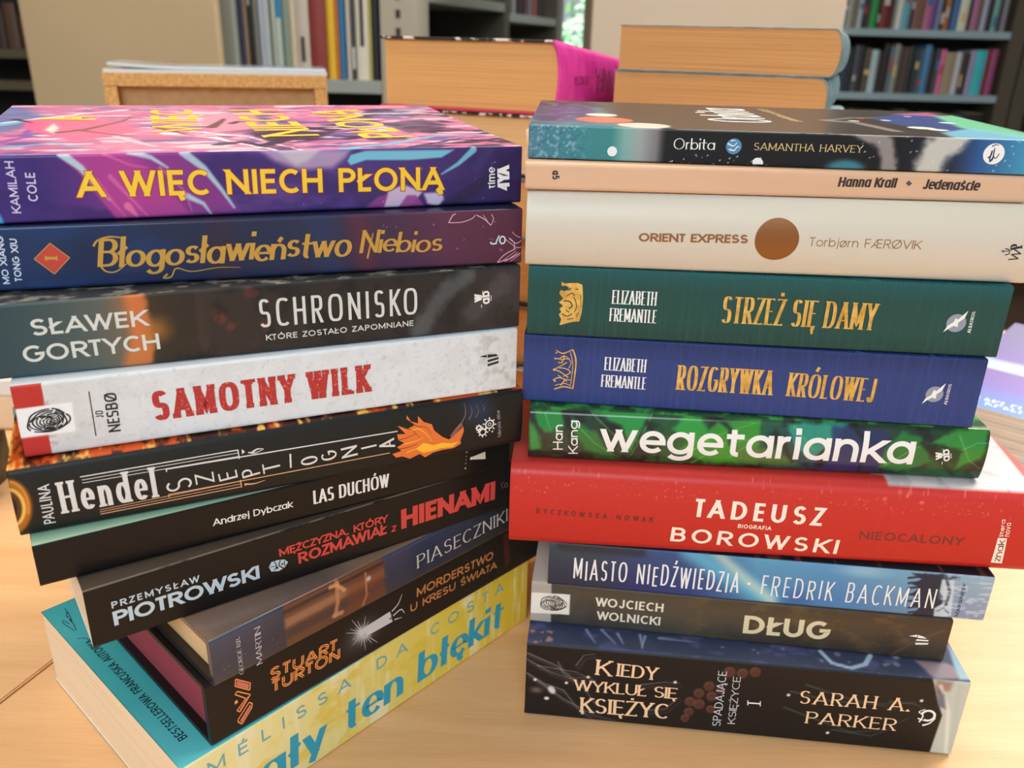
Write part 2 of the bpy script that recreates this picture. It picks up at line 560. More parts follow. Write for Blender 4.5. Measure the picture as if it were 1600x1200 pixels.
# ------------------------------------------------------------------ a book
class Book:
    def __init__(s, name, label, x, y, yaw, L, t, D, z, paint, kind='paperback', rough=.4, coat=0.0, ribs=0, bulge=0.0,
                 lift=0.0, pages=((222, 190, 150), (240, 214, 178)), topres=0.0, inner=(235, 230, 220), group='', edge=1.2, res=.42, spec=.3):
        s.x, s.y, s.yaw, s.L, s.t, s.D, s.z, s.bulge, s.lift = x, y, yaw, L, t, D, z, bulge, lift
        s.ud = np.array((math.cos(yaw), math.sin(yaw), 0.0))
        s.dd = np.array((-math.sin(yaw), math.cos(yaw), 0.0))
        s.o = np.array((x, y, z))
        s.root = empty(name, (x, y, z), yaw, label, 'book', group)
        hard = kind == 'hardcover'
        th = .0022 if hard else .0005
        r = edge / 1000
        nu = max(2, int(L * 1000 / res) + 1)
        us = np.linspace(0, L, nu)
        prof = [(D, 0, 0), (D * .5, 0, 0)]
        for k in range(5):
            a = math.pi / 2 * k / 4
            prof.append((r - r * math.sin(a), r - r * math.cos(a), 1))
        nv = max(6, int((t - 2 * r) * 1000 / res))
        for k in range(1, nv):
            prof.append((0, r + (t - 2 * r) * k / nv, 1))
        for k in range(5):
            a = math.pi / 2 * k / 4
            prof.append((r - r * math.cos(a), t - r + r * math.sin(a), 1 if k < 3 else 2))
        nt = max(2, int(D * 1000 / topres)) if topres else 3
        for k in range(1, nt + 1):
            d = r + (D - r) * k / nt
            prof.append((d, t, 2))
        n_out = len(prof)
        yy = np.array([p[0] for p in prof]); zz = np.array([p[1] for p in prof]); rg = np.array([p[2] for p in prof])
        iy = max(th + .0006, r * 1.02)
        inner_p = [(D, th), (iy, th), (iy, t - th), (D, t - th)]
        V = []
        dep = yy.copy()
        ysh = yy - bulge * np.where(rg == 1, 1 - (2 * zz / t - 1) ** 2, 0)
        zsh = zz + np.where(rg == 2, s.liftz(yy), 0)
        for i in range(n_out):
            for u in us:
                V.append((u, ysh[i], zsh[i]))
        Fc = []
        for i in range(n_out - 1):
            for j in range(nu - 1):
                a = i * nu + j
                Fc.append((a, a + nu, a + nu + 1, a + 1))
        nb = len(V)
        for p in inner_p:
            zadd = lift if p[1] > t / 2 and p[0] > D / 2 else 0
            V.append((0, p[0], p[1] + zadd)); V.append((L, p[0], p[1] + zadd))
        for k in range(3):
            a = nb + 2 * k
            Fc.append((a, a + 1, a + 3, a + 2))
        for j, e in ((0, 0), (nu - 1, 1)):                    # end faces of the case
            ib, it_ = [i for i in range(n_out) if rg[i] == 0], [i for i in range(n_out) if rg[i] == 2]
            isp = [i for i in range(n_out) if rg[i] == 1]
            ring = lambda ii: [i * nu + j for i in ii]
            half = [isp[0]] + []
            Fc.append(ring(ib + isp[:3]) + [nb + 2 + e, nb + e])
            Fc.append(ring(isp[2:] + it_[:1]) + [nb + 4 + e, nb + 2 + e])
            Fc.append(ring(it_) + [nb + 6 + e, nb + 4 + e])
        Fc.append([k for k in range(nu)] + [nb + 1, nb])       # fore edges of the boards
        Fc.append([(n_out - 1) * nu + k for k in range(nu)] + [nb + 7, nb + 6])
        me = bpy.data.meshes.new('cover')
        me.from_pydata([tuple(map(float, v)) for v in V], [], Fc)
        U = np.tile(us, (n_out, 1))
        Z = np.tile(zz[:, None], (1, nu)); Dd = np.tile(dep[:, None], (1, nu)); R = np.tile(rg[:, None], (1, nu))
        ink = Ink(U, Z, Dd, (R == 2).astype(float), (R == 1).astype(float), s)
        paint(ink)
        col = np.ones((len(V), 4), np.float32)
        col[:nb, :3] = lin(np.clip(ink.c, 0, 255)).reshape(-1, 3)
        col[nb:, :3] = lin(inner)
        at = me.color_attributes.new('ink', 'FLOAT_COLOR', 'POINT')
        at.data.foreach_set('color', col.ravel())
        sm = np.zeros(len(me.polygons), bool)
        sm[:(n_out - 1) * (nu - 1)] = True
        me.polygons.foreach_set('use_smooth', sm)
        me.update()
        s.cover = link('cover', me, print_mat('cover print', rough, coat, ribs, spec), s.root)
        # pages
        ins = .0035 if hard else .0004
        fo = .004 if hard else .0008
        z0, z1 = th + .0001, t - th - .0001
        y0, y1 = iy + .0002, D - fo
        lz = lambda d: s.liftz(d)
        bm = bmesh.new()
        ny = 6
        rows = []
        for k in range(ny + 1):
            d = y0 + (y1 - y0) * k / ny
            rows.append([bm.verts.new((u, d, zc)) for u, zc in ((ins, z0), (L - ins, z0), (L - ins, z1 + max(0, lz(d) - .0002 if lift else 0)), (ins, z1 + max(0, lz(d) - .0002 if lift else 0)))])
        for a, b in zip(rows[:-1], rows[1:]):
            for q in range(4):
                bm.faces.new((a[q], a[(q + 1) % 4], b[(q + 1) % 4], b[q]))
        bm.faces.new(rows[0][::-1]); bm.faces.new(rows[-1])
        pm = bpy.data.meshes.new('page_block')
        bm.to_mesh(pm); bm.free()
        s.pages = link('page_block', pm, page_mat('paper edges', *pages), s.root)
        s.parts = {}
    def liftz(s, d):
        return s.lift * np.clip(d / s.D, 0, 1) ** 1.3 if s.lift else 0 * d
    def px(s, px, py, face='spine'):
        d = ray(px, py)
        if face == 'top':
            k = (s.z + s.t - CAM_H) / d[2]
            for _ in range(6):
                P = EYE + d * k
                dep = float((P - s.o) @ s.dd)
                lf = float(s.liftz(np.array(max(dep, 0.0)))) if s.lift else 0
                k = (s.z + s.t + lf - CAM_H) / d[2]
            P = EYE + d * k - s.o
            return np.array((P @ s.ud, P @ s.dd))
        k = ((s.o - EYE) @ s.dd) / (d @ s.dd)
        P = EYE + d * k - s.o
        return np.array((P @ s.ud, P[2]))
    def midpx(s, px):
        lo, hi = -400.0, 1800.0
        for _ in range(40):
            mid = (lo + hi) / 2
            if s.px(px, mid)[1] > s.t / 2: lo = mid
            else: hi = mid
        return mid
    def place(s, A, face, lift):
        """A: (u, v, layer) in metres -> points on the printed face"""
        out = []
        for u, v, l in A:
            e = lift + l * 3e-6
            if face == 'top':
                out.append((u, v, s.t + (float(s.liftz(np.array(max(v, 0.0)))) if s.lift else 0) + e))
            else:
                vv = min(max(v / s.t, 0), 1)
                out.append((u, -s.bulge * (1 - (2 * vv - 1) ** 2) - e, v))
        return out
    def emit(s, name, A, Fc, mt, face='spine', lift=.00009):
        if not len(A): return None
        return mesh(name, s.place(A, face, lift), Fc, mt, s.cover)
    def text(s, name, txt, p0, p1, ph, st, mt, face='spine', lift=.00009):
        a, b, h = s.px(*p0, face), s.px(*p1, face), s.px(*ph, face)
        ex = b - a
        ln = np.linalg.norm(ex)
        ex = ex / ln
        ey = np.array((-ex[1], ex[0]))
        ht = float((h - a) @ ey)
        if ht < 0:
            ey, ht = -ey, -ht
        A, Fc = layout(txt, st, ln, ht)
        Q = np.array([[*(a + ex * p[0] + ey * p[1]), p[2]] for p in A])
        return s.emit(name, Q, Fc, mt, face, lift)
    def art(s, name, mt, strokes=(), polys=(), discs=(), rings=(), face='spine', lift=.00009):
        """strokes: (px points, width mm[, end width mm]); polys: px points; discs/rings: (px centre, radius mm[, width mm])"""
        V, Fc = [], []
        lay = 0
        for sk in strokes:
            pts, wd = sk[0], sk[1] / 1000
            Q = [s.px(*p, face) for p in pts]
            lay += 1
            tp = None
            if len(sk) > 2:
                r_ = sk[2] / sk[1]
                tp = lambda f, r_=r_: 1 + (r_ - 1) * f
            ribbon(smooth_line(Q) if len(Q) > 2 else Q, wd, wd, V, Fc, lay, None, tp)
        for pl in polys:
            Q = [s.px(*p, face) for p in pl]
            lay += 1
            k = len(V)
            V += [(q[0], q[1], lay) for q in Q]
            Fc.append(tuple(range(k, k + len(Q))))
        for d in discs:
            q = s.px(*d[0], face)
            lay += 1
            k = len(V)
            n = 40
            rx, ry = d[1] / 1000, (d[2] if len(d) > 2 else d[1]) / 1000
            V += [(q[0] + rx * math.cos(2 * math.pi * i / n), q[1] + ry * math.sin(2 * math.pi * i / n), lay) for i in range(n)]
            Fc.append(tuple(range(k, k + n)))
        for d in rings:
            q = s.px(*d[0], face)
            lay += 1
            rx, ry, wd = d[1] / 1000, d[2] / 1000, d[3] / 1000
            a0, a1 = (d[4], d[5]) if len(d) > 4 else (0, 360)
            P = [(q[0] + rx * math.cos(math.radians(a0 + (a1 - a0) * i / 30)), q[1] + ry * math.sin(math.radians(a0 + (a1 - a0) * i / 30))) for i in range(31)]
            ribbon(P, wd, wd, V, Fc, lay)
        if s.bulge and (polys or discs):
            bm = bmesh.new()
            vs = [bm.verts.new(v) for v in V]
            for f in Fc:
                bm.faces.new([vs[i] for i in f])
            bmesh.ops.triangulate(bm, faces=[f for f in bm.faces if len(f.verts) > 4])
            for _ in range(5):
                es = [e for e in bm.edges if e.calc_length() > .0022 and e.verts[0].co.z == e.verts[1].co.z]
                if not es: break
                bmesh.ops.subdivide_edges(bm, edges=es, cuts=1, use_grid_fill=True)
                bmesh.ops.triangulate(bm, faces=[f for f in bm.faces if len(f.verts) > 4])
            bm.verts.index_update()
            V = [tuple(v.co) for v in bm.verts]
            Fc = [tuple(v.index for v in f.verts) for f in bm.faces]
            bm.free()
        return s.emit(name, V, Fc, mt, face, lift)
def smooth_line(Q, n=6):
    Q = [np.array(q) for q in Q]
    out = []
    for i in range(len(Q) - 1):
        p0, p1, p2, p3 = Q[max(i - 1, 0)], Q[i], Q[i + 1], Q[min(i + 2, len(Q) - 1)]
        for k in range(n):
            t = k / n
            out.append(.5 * ((2 * p1) + (p2 - p0) * t + (2 * p0 - 5 * p1 + 4 * p2 - p3) * t * t + (3 * p1 - p0 - 3 * p2 + p3) * t ** 3))
    out.append(Q[-1])
    return out

# ------------------------------------------------------------------ lettering styles
GEO = dict(w=.17, h=.15, sp=.12)
BOLD = dict(w=.23, h=.19, sp=.10)
LIGHT = dict(w=.09, sp=.16)
MED = dict(w=.14, h=.12, sp=.14)
COND = dict(w=.135, h=.12, sp=.10, sq=3.2)
CONDB = dict(w=.24, h=.15, sp=.10, sq=3.4)
SERIF = dict(w=.15, h=.055, sp=.10, serif=.06)
SERIFC = dict(w=.15, h=.05, sp=.05, serif=.05, sq=2.8)
HAND = dict(w=.085, sp=.14, jit=.05, sq=2.3)
LEFT, RIGHT = 'books in the left front stack', 'books in the right front stack'
WHITE = mat('white print', (232, 230, 226), .55)
BLACKP = mat('black print', (28, 27, 30), .55)

# ================================================================== LEFT STACK
# ---- yellow book with turquoise cover (bottom)
def p_blekit(k):
    k.fill((228, 214, 110))
    k.gradpx([(270, (236, 232, 178)), (420, (238, 232, 168)), (560, (232, 222, 140)), (700, (232, 210, 84)), (834, (226, 190, 50))])
    k.noise(9, 60, (246, 242, 214), .52, .72, 3, .75)
    k.noise(3.5, 80, (246, 240, 200), .55, .8, 5, .5)
    k.noise(14, 9, (226, 196, 52), .5, .75, 9, .5)
    k.on('top').fill((72, 178, 184))
    k.grad([(0, (96, 198, 204)), (14, (78, 186, 190)), (60, (62, 166, 170)), (140, (66, 160, 160))], 1)
bk = Book('paperback_book', 'yellow-spined paperback with turquoise cover, lowest of the left stack on the table', -.1251, .2445, .839, .205, .0418, .140, 0.0003,
          p_blekit, rough=.42, pages=((226, 196, 158), (244, 220, 186)), group=LEFT, edge=.8)
TEALP = mat('turquoise print', (36, 164, 200), .5)
PALE_TEAL = mat('pale teal print', (112, 178, 190), .5)
bk.text('author_lettering', 'MÉLISSA DA COSTA', (326, 1212), (787, 923), (322, 1194), dict(w=.13, sp=.95), PALE_TEAL)
bk.text('title_lettering', 'cały ten błękit', (366, 1263), (787, 975), (364, 1211), dict(w=.24, h=.075, sp=.08, xh=.66, slant=.08), TEALP)
bk.text('cover_lettering', 'BESTSELLEROWA FRANCUSKA AUTORKA', (293.5, 1151.5), (144, 997), (282.5, 1162), dict(w=.15, sp=.15), mat('dark teal print', (20, 62, 74), .5), face='top')
bk.art('signature', mat('dark teal print', (20, 62, 74), .5), strokes=[([(139, 999), (130, 997), (121, 998)], .35), ([(116, 986), (111, 982), (100, 975), (98, 970), (108, 975)], .35),
       ([(119, 985), (113, 972), (108, 967), (112, 972), (109, 962), (105, 965), (104, 957), (108, 960), (101, 951)], .35)], face='top')

# ---- black hardcover with maroon page edges
def p_turton(k):
    k.on('all').fill((27, 21, 21))
    k.on('spine').noise(30, 10, (34, 27, 26), .4, .7, 2, .6)
    k.blob((567, 990), 13, 10, (120, 124, 132), 1.0, .55)
    k.blob((567, 990), 6, 5, (210, 214, 220), .9, .75)
    k.stroke([(790, 838), (793, 880)], 4, (110, 34, 30), .8, .6)
bk = Book('hardcover_book', 'black hardcover with maroon page edges and orange neon lettering, near the left stack bottom', -.1164, .2559, .816, .215, .0307, .138, .0425,
          p_turton, 'hardcover', rough=.45, pages=((128, 44, 58), (150, 56, 70)), inner=(30, 24, 24), group=LEFT, edge=1.6)
NEON = mat('orange neon print', (244, 158, 84), .5)
NEONP = mat('pink neon print', (214, 116, 112), .5)
bk.text('author_lettering', 'STUART', (423, 1063), (527, 1015), (422, 1046), dict(w=.09, sp=.24, double=.075), NEON)
bk.text('author_lettering', 'TURTON', (424.5, 1083), (530, 1029), (422.5, 1066.5), dict(w=.09, sp=.24, double=.075), NEON)
bk.text('title_lettering', 'MORDERSTWO', (651, 933), (770, 873), (650, 920), dict(w=.18, sp=.14), mat('dim orange print', (196, 128, 72), .5))
bk.text('title_lettering', 'U KRESU ŚWIATA', (641, 957), (776, 887), (640, 945.5), dict(w=.18, sp=.14), mat('dim orange print', (196, 128, 72), .5))
bk.art('publisher_emblem', NEON, strokes=[
       ([a, b], .5) for a, b in (((367, 1072), (368, 1061)), ((368, 1061), (391, 1067)), ((391, 1067), (390, 1078)), ((390, 1078), (367, 1072)), ((367, 1085), (370, 1080)), ((370, 1080), (391, 1085)),
        ((391, 1085), (375, 1112)), ((375, 1112), (370, 1110)), ((370, 1110), (384, 1091)), ((384, 1091), (367, 1085)), ((372, 1124), (389, 1097)), ((389, 1097), (394, 1099)), ((394, 1099), (393, 1106)),
        ((393, 1106), (378, 1131)), ((378, 1131), (372, 1128)), ((372, 1128), (372, 1124)))],
       polys=[[(366, 1096), (370, 1093), (372, 1097), (367, 1101)]])
bk.art('emblem_fill', NEONP, polys=[[(369, 1071), (370, 1063), (389, 1069), (388, 1076)], [(374, 1109), (387, 1088), (389, 1087), (376, 1110)], [(375, 1126), (391, 1100), (392, 1105), (378, 1129)]], lift=.00006)
SILV = mat('silver print', (206, 208, 212), .5)
rays = [([(567 + 5 * math.cos(a), 989 - 5 * math.sin(a)), (567 + r_ * math.cos(a), 989 - r_ * math.sin(a))], .5, .1) for a, r_ in [(i * math.pi / 11, 15 + 6 * (i % 3)) for i in range(22)]]
bk.art('lighthouse_picture', SILV, strokes=rays + [([(612, 955), (622, 943), (628, 928)], .9, .2), ([(614, 962), (626, 952), (632, 958)], .9, .2), ([(616, 968), (628, 964)], .7, .2)],
       polys=[[(568, 981), (609, 955), (613, 971), (572, 994)]], discs=[((566, 988), 1.5, 1.8)])
bk.art('lighthouse_windows', mat('grey print', (92, 92, 98), .5), polys=[[(576 + 8 * i, 981 - 5 * i + j), (580 + 8 * i, 978.5 - 5 * i + j), (580.5 + 8 * i, 981 - 5 * i + j), (576.5 + 8 * i, 983.5 - 5 * i + j)] for i in range(5) for j in (0, 5)], lift=.00014)

# ---- navy jacketed hardcover with a copper picture band
def p_martin(k):
    k.on('all').fill((58, 60, 72))
    k.on('top').fill((96, 82, 76))
    k.noise(40, 12, (140, 112, 92), .4, .7, 3, .9)
    k.on('spine').fill((34, 42, 62))
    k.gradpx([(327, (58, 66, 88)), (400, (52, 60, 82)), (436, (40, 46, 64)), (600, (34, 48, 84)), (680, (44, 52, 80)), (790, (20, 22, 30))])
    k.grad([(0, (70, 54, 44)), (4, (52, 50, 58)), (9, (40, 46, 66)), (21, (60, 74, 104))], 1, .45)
    band = [(443, 947), (597, 869), (603, 928), (449, 1015)]
    k.poly(band, (98, 62, 48), .3)
    k.poly([(445, 968), (599, 888), (600, 900), (446, 982)], (162, 118, 88), 1.4, .8)
    k.poly([(446, 986), (601, 905), (602, 916), (447, 1000)], (60, 46, 50), 1.6, .8)
    k.poly([(540, 905), (600, 880), (603, 928), (545, 958)], (108, 56, 40), 2.5, .6)
    k.stroke([(445, 957), (596, 880)], 1.6, (32, 26, 34), .8, .8)
    k.stroke([(526, 910), (528, 940), (524, 962)], 2.0, (186, 128, 92), .5, .9)
    k.stroke([(516, 918), (526, 914), (538, 922)], 1.8, (214, 156, 116), .5, .9)
    k.stroke([(522, 962), (534, 957)], 2.2, (196, 146, 110), .5, .8)
    k.stroke([(571, 895), (573, 930), (567, 945)], 1.0, (190, 128, 88), .4, .8)
    k.blob((576, 904), 1.6, 1.6, (200, 205, 214), .7, .9)
    k.specks(40, .12, .3, (150, 158, 176), [(330, 1060), (700, 850)], 4, .5)
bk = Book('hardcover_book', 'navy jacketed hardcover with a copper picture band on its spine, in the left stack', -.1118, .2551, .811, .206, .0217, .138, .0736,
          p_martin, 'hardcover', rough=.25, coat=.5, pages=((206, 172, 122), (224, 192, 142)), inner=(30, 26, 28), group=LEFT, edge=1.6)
bk.text('author_lettering', 'GEORGE R.R.', (381, 1052), (374, 994), (374.5, 1053), SERIF, mat('silver print', (206, 208, 212), .5))
bk.text('author_lettering', 'MARTIN', (410, 1036), (406, 977), (401, 1038), SERIF, mat('silver print', (206, 208, 212), .5))
bk.text('title_lettering', 'PIASECZNIKI', (651, 889), (793, 813), (649, 869.5), dict(w=.12, h=.05, sp=.2, serif=.05, jit=.02), mat('pearl print', (208, 206, 202), .4))

# ---- black book with red and pale blue lettering
def p_piotr(k):
    k.on('all').fill((15, 15, 16))
    k.on('top').fill((70, 60, 50))
    k.on('spine').fill((16, 15, 16))
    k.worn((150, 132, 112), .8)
bk = Book('paperback_book', 'black paperback with coral red title and pale blue lettering, in the left stack', -.1525, .2495, .629, .205, .0256, .138, .0956,
          p_piotr, rough=.4, pages=((220, 192, 158), (238, 214, 184)), group=LEFT)
PBLUE = mat('pale blue print', (186, 206, 220), .5)
REDP = mat('coral red print', (206, 66, 60), .5)
bk.text('author_lettering', 'PRZEMYSŁAW', (175, 951), (312, 908), (173, 941), dict(w=.19, sp=.34), PBLUE)
bk.text('author_lettering', 'PIOTROWSKI', (179, 978), (406, 903), (176, 956), dict(w=.24, h=.2, sp=.08), PBLUE)
bk.text('title_lettering', 'MĘŻCZYZNA, KTÓRY', (436.7, 870), (606, 814.5), (435, 858.3), dict(w=.21, h=.19, sp=.09), REDP)
bk.text('title_lettering', 'ROZMAWIAŁ', (466.7, 881), (606, 833), (466, 864), dict(w=.22, h=.2, sp=.09), REDP)
bk.text('title_lettering', 'Z', (611.5, 831.5), (619.5, 829), (611, 822.5), dict(w=.22, h=.2, sp=.09), REDP)
bk.text('title_lettering', 'HIENAMI', (627, 827), (773, 780), (625, 797), dict(w=.27, h=.22, sp=.06), REDP)
bk.art('skull_picture', PBLUE, polys=[[(420, 886), (424, 878), (434, 875), (444, 874), (450, 878), (445, 886), (436, 892), (424, 893)]])
bk.art('skull_cracks', BLACKP, strokes=[([(428, 877), (432, 884), (428, 891)], .4), ([(438, 875), (436, 883), (444, 888)], .5), ([(421, 886), (431, 884)], .3), ([(444, 876), (445, 884)], .4)], discs=[((433, 887), .55), ((441, 881), .45)], lift=.00013)
bk.art('publisher_emblem', mat('dim grey print', (120, 112, 106), .5), rings=[((790.5, 758), .9, 1.1, .3)], strokes=[([(787, 753), (783, 757), (786, 763)], .3)])

# ---- thin black book with teal edge
def p_las(k):
    k.on('all').fill((12, 12, 13))
    k.on('top').fill((112, 158, 142))
    k.grad([(0, (196, 200, 160)), (1.5, (132, 174, 152)), (14, (96, 146, 130))], 1)
bk = Book('paperback_book', 'thin black paperback with a teal cover edge and white lettering, lying under the burning-bird book', -.1681, .2508, .555, .1973, .0173, .138, .1216,
          p_las, rough=.38, pages=((210, 190, 160), (230, 210, 180)), group=LEFT)
bk.text('author_lettering', 'Andrzej Dybczak', (333, 822), (457.5, 792), (334, 811), dict(w=.17, h=.14, sp=.07, xh=.72), WHITE)
bk.text('title_lettering', 'LAS DUCHÓW', (490, 788), (608, 760), (488, 767), dict(w=.16, h=.1, sp=.08, sq=3), WHITE)
bk.art('publisher_emblem', mat('ivory print', (214, 206, 192), .5), polys=[[(737, 714), (758, 705.5), (758.6, 717), (738.5, 718)]], discs=[((736.5, 716), .75), ((729, 706.5), .35), ((728.5, 713), .22), ((728, 718), .22), ((727.5, 724), .25), ((727, 731.5), .4)])

# ---- burning bird book
def p_hendel(k):
    k.on('all').fill((32, 36, 36))
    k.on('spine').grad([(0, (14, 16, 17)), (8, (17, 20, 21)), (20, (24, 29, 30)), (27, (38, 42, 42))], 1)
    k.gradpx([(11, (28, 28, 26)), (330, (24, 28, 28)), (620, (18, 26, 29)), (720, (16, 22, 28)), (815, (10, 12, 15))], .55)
    arc = lambda rx, ry, a0, a1, cx=12, cy=793: [(cx + rx * math.cos(math.radians(a0 + (a1 - a0) * i / 14)), cy - ry * math.sin(math.radians(a0 + (a1 - a0) * i / 14))) for i in range(15)]
    k.stroke(arc(31, 39, 105, -70), 3.0, (190, 110, 30), .9, .9)
    k.stroke(arc(26, 30, 95, -60), 1.2, (248, 202, 96), .5, .9)
    k.stroke(arc(33, 42, 80, -10), .6, (236, 160, 60), .4, .8)
    k.stroke(arc(18, 24, 95, -60), 1.0, (120, 62, 18), .5, .8)
    k.blob((745, 640), 9, 9, (36, 62, 92), 1.0, .75)
    k.on('top').fill((60, 22, 12))
    k.noise(7, 22, (216, 84, 24), .42, .62, 4, .95)
    k.noise(3, 16, (250, 196, 96), .56, .72, 8, .95)
    k.noise(5, 9, (36, 14, 10), .58, .7, 12, .8)
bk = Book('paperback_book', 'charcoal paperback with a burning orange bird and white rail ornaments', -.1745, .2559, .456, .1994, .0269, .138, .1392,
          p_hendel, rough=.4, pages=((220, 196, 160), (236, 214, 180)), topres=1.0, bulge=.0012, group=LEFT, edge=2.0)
PEARL = mat('pearl print', (214, 214, 212), .45)
COPPER = mat('copper print', (222, 168, 130), .4)
bk.text('author_lettering', 'PAULINA', (87, 815), (76.5, 754), (68.5, 816), dict(w=.13, sp=.14, jit=.03), PEARL)
bk.text('author_lettering', 'Hendel', (96, 801), (249, 774), (88.5, 752), dict(w=.135, h=.075, sp=.12, xh=.66, serif=.035, slant=-.02), PEARL)
bk.art('rail_ornament', PEARL, strokes=[([(125, 743.5), (371, 701.5)], .42), ([(128, 748), (371, 706)], .25), ([(129, 752.5), (372, 711)], .25), ([(371, 701), (373, 715)], .42), ([(259, 731), (620, 672)], .5), ([(259, 731), (260, 735)], .4),
       ([(392, 706), (401, 700), (411, 699.5)], .9, .2), ([(387, 705), (397, 706), (411, 700)], .5, .2)], polys=[[(377, 700), (382, 704), (377.5, 708)]])
bk.art('rail_ornament', COPPER, strokes=[([(156, 795), (376, 750)], .25), ([(156, 798.5), (376, 754.5)], .25), ([(157, 802), (377, 759)], .35), ([(375, 748), (377, 760)], .4), ([(263, 771), (608, 706)], .4), ([(263, 771), (264, 775)], .35),
       ([(384, 755), (398, 754), (414, 748.5)], .8, .15)], polys=[[(381, 753), (386, 755), (382, 758)]])
for ch, xa, ya, xb, yb, xl in (('S', 301, 759, 297, 742, 261), ('Z', 335, 751, 332, 733, 306), ('E', 371, 743.5, 368, 730, 342), ('P', 406, 738, 403, 726, 378), ('T', 438, 734, 435, 716, 411),
                               ('O', 496, 721, 494, 708, 470), ('G', 526, 713.5, 523, 699, 502), ('N', 558, 709, 556, 693, 533), ('A', 616, 696, 614, 682, 592)):
    bk.text('title_lettering', ch, (xa, ya), (xb, yb), (xl, ya + (xa - xl) * .17), dict(w=.13 * 17 / (xa - xl) * 1.6, h=.085, sp=0), PEARL)
bk.art('title_lettering', PEARL, strokes=[([(452.5, 707), (453.5, 729)], .7), ([(563, 699), (587, 693.5)], .8)])
FL = [(612, 708), (626, 703), (619, 697), (630, 690), (621, 686), (619, 677), (632, 676), (620, 664), (636, 668), (646, 663), (634, 653), (635, 648), (641, 657), (652, 660), (652, 649), (661, 658), (673, 661), (677, 671), (690, 681), (700, 685),
      (709, 677), (719, 668), (722, 664), (723, 672), (718, 686), (719, 692), (708, 699), (690, 702), (676, 706), (664, 714), (655, 708), (640, 716), (628, 712), (618, 714)]
bk.art('burning_bird', mat('flame orange print', (226, 116, 48), .5), polys=[FL])
bk.art('burning_bird', mat('flame yellow print', (246, 186, 50), .5), polys=[[(648, 700), (660, 690), (676, 694), (690, 690), (704, 691), (716, 688), (706, 697), (688, 699), (672, 704), (660, 706)]], lift=.00013,
       strokes=[([(640, 672), (652, 668), (664, 676), (674, 688)], .6, .15), ([(630, 692), (646, 688), (660, 682)], .6, .15), ([(634, 706), (648, 700), (660, 700)], .6, .15)])
bk.art('burning_bird', mat('flame dark print', (120, 40, 20), .5), strokes=[([(620, 686), (634, 682), (648, 676)], .4, .1), ([(622, 700), (640, 696), (652, 690)], .4, .1), ([(638, 656), (650, 664), (664, 666), (672, 676)], .35, .1), ([(628, 666), (644, 672), (654, 682)], .35, .1)], lift=.00016)
bk.art('burning_bird', mat('bird brown print', (128, 92, 84), .5), polys=[[(701, 680), (708, 670), (716, 660), (720, 659), (721, 663), (713, 672), (706, 681)]], lift=.00016,
       strokes=[([(719, 659), (725, 648), (726, 636), (724, 629)], .6, .15), ([(731, 654), (736, 642), (733, 630)], .5, .1), ([(741, 650), (746, 642), (743, 630)], .4, .1), ([(753, 640), (756, 636), (752, 631)], .3, .1)])
gear = []
for (gx, gy), r_ in (((763, 661), 1.9), ((752.5, 673.5), 1.5), ((746.5, 667), 1.0)):
    c0 = bk.px(gx, gy)
    gear.append(((gx, gy), r_))
bk.art('publisher_emblem', WHITE, rings=[(p, r_, r_, .62) for p, r_ in gear] + [((763, 661), .7, .7, .3)], strokes=[([(gx + 4 * r_ * math.cos(a), gy + 4 * r_ * math.sin(a)), (gx + 5.6 * r_ * math.cos(a), gy + 5.6 * r_ * math.sin(a))], .55) for (gx, gy), r_ in gear for a in [i * math.pi / 4 for i in range(8)]], discs=[((767.5, 672.5), .4)])
bk.text('publisher_lettering', 'fabryka słów', (781.5, 681), (779, 639), (776, 681.5), dict(w=.13, sp=.12), mat('grey print', (150, 154, 158), .5))

# ---- white book with red stencil lettering
def p_samotny(k):
    k.on('all').fill((214, 219, 223))
    k.on('spine').fill((214, 220, 225))
    k.noise(5, 5, (196, 196, 196), .4, .75, 3, .55)
    k.gradpx([(20, (205, 205, 204)), (130, (206, 206, 205)), (240, (216, 222, 227)), (740, (218, 224, 228)), (806, (196, 196, 192))], .55)
    k.noise(1.2, 1.2, (172, 172, 170), .62, .78, 8, .35)
    k.noise(3, 3, (160, 160, 156), .5, .7, 14, .5, where=sstep(160, 186, k.U))
    k.poly([(0, 590), (63, 590), (82, 716), (0, 735)], (186, 52, 46), .15)
    k.noise(2, 2, (168, 44, 40), .5, .8, 5, .3, where=(k.U < 11).astype(float))
    k.poly([(24, 640), (112, 628.8), (119, 673.5), (31, 685.3)], (232, 236, 238), .15)
bk = Book('paperback_book', 'white paperback with red stencil lettering, a red left band and a fingerprint square', -.1724, .2645, .421, .1908, .0278, .138, .1665,
          p_samotny, rough=.42, pages=((214, 196, 166), (232, 216, 186)), group=LEFT)
STENCIL = noise_mat('worn_red print', (176, 44, 42), (214, 120, 112), 900, (1, 1, 1), .6, 0, 3, 0, .6, .66)
bk.text('title_lettering', 'SAMOTNY WILK', (241, 658), (580.5, 611), (236, 612), dict(w=.2, h=.17, sp=.12, sq=2.8, serif=.02), STENCIL)
bk.text('author_lettering', 'JO', (162, 652), (160.5, 641), (150, 653.5), dict(w=.15, sp=.16, sq=3), BLACKP)
bk.text('author_lettering', 'NESBØ', (189, 673.5), (181, 613), (170, 676), dict(w=.17, h=.13, sp=.12, sq=3), BLACKP)
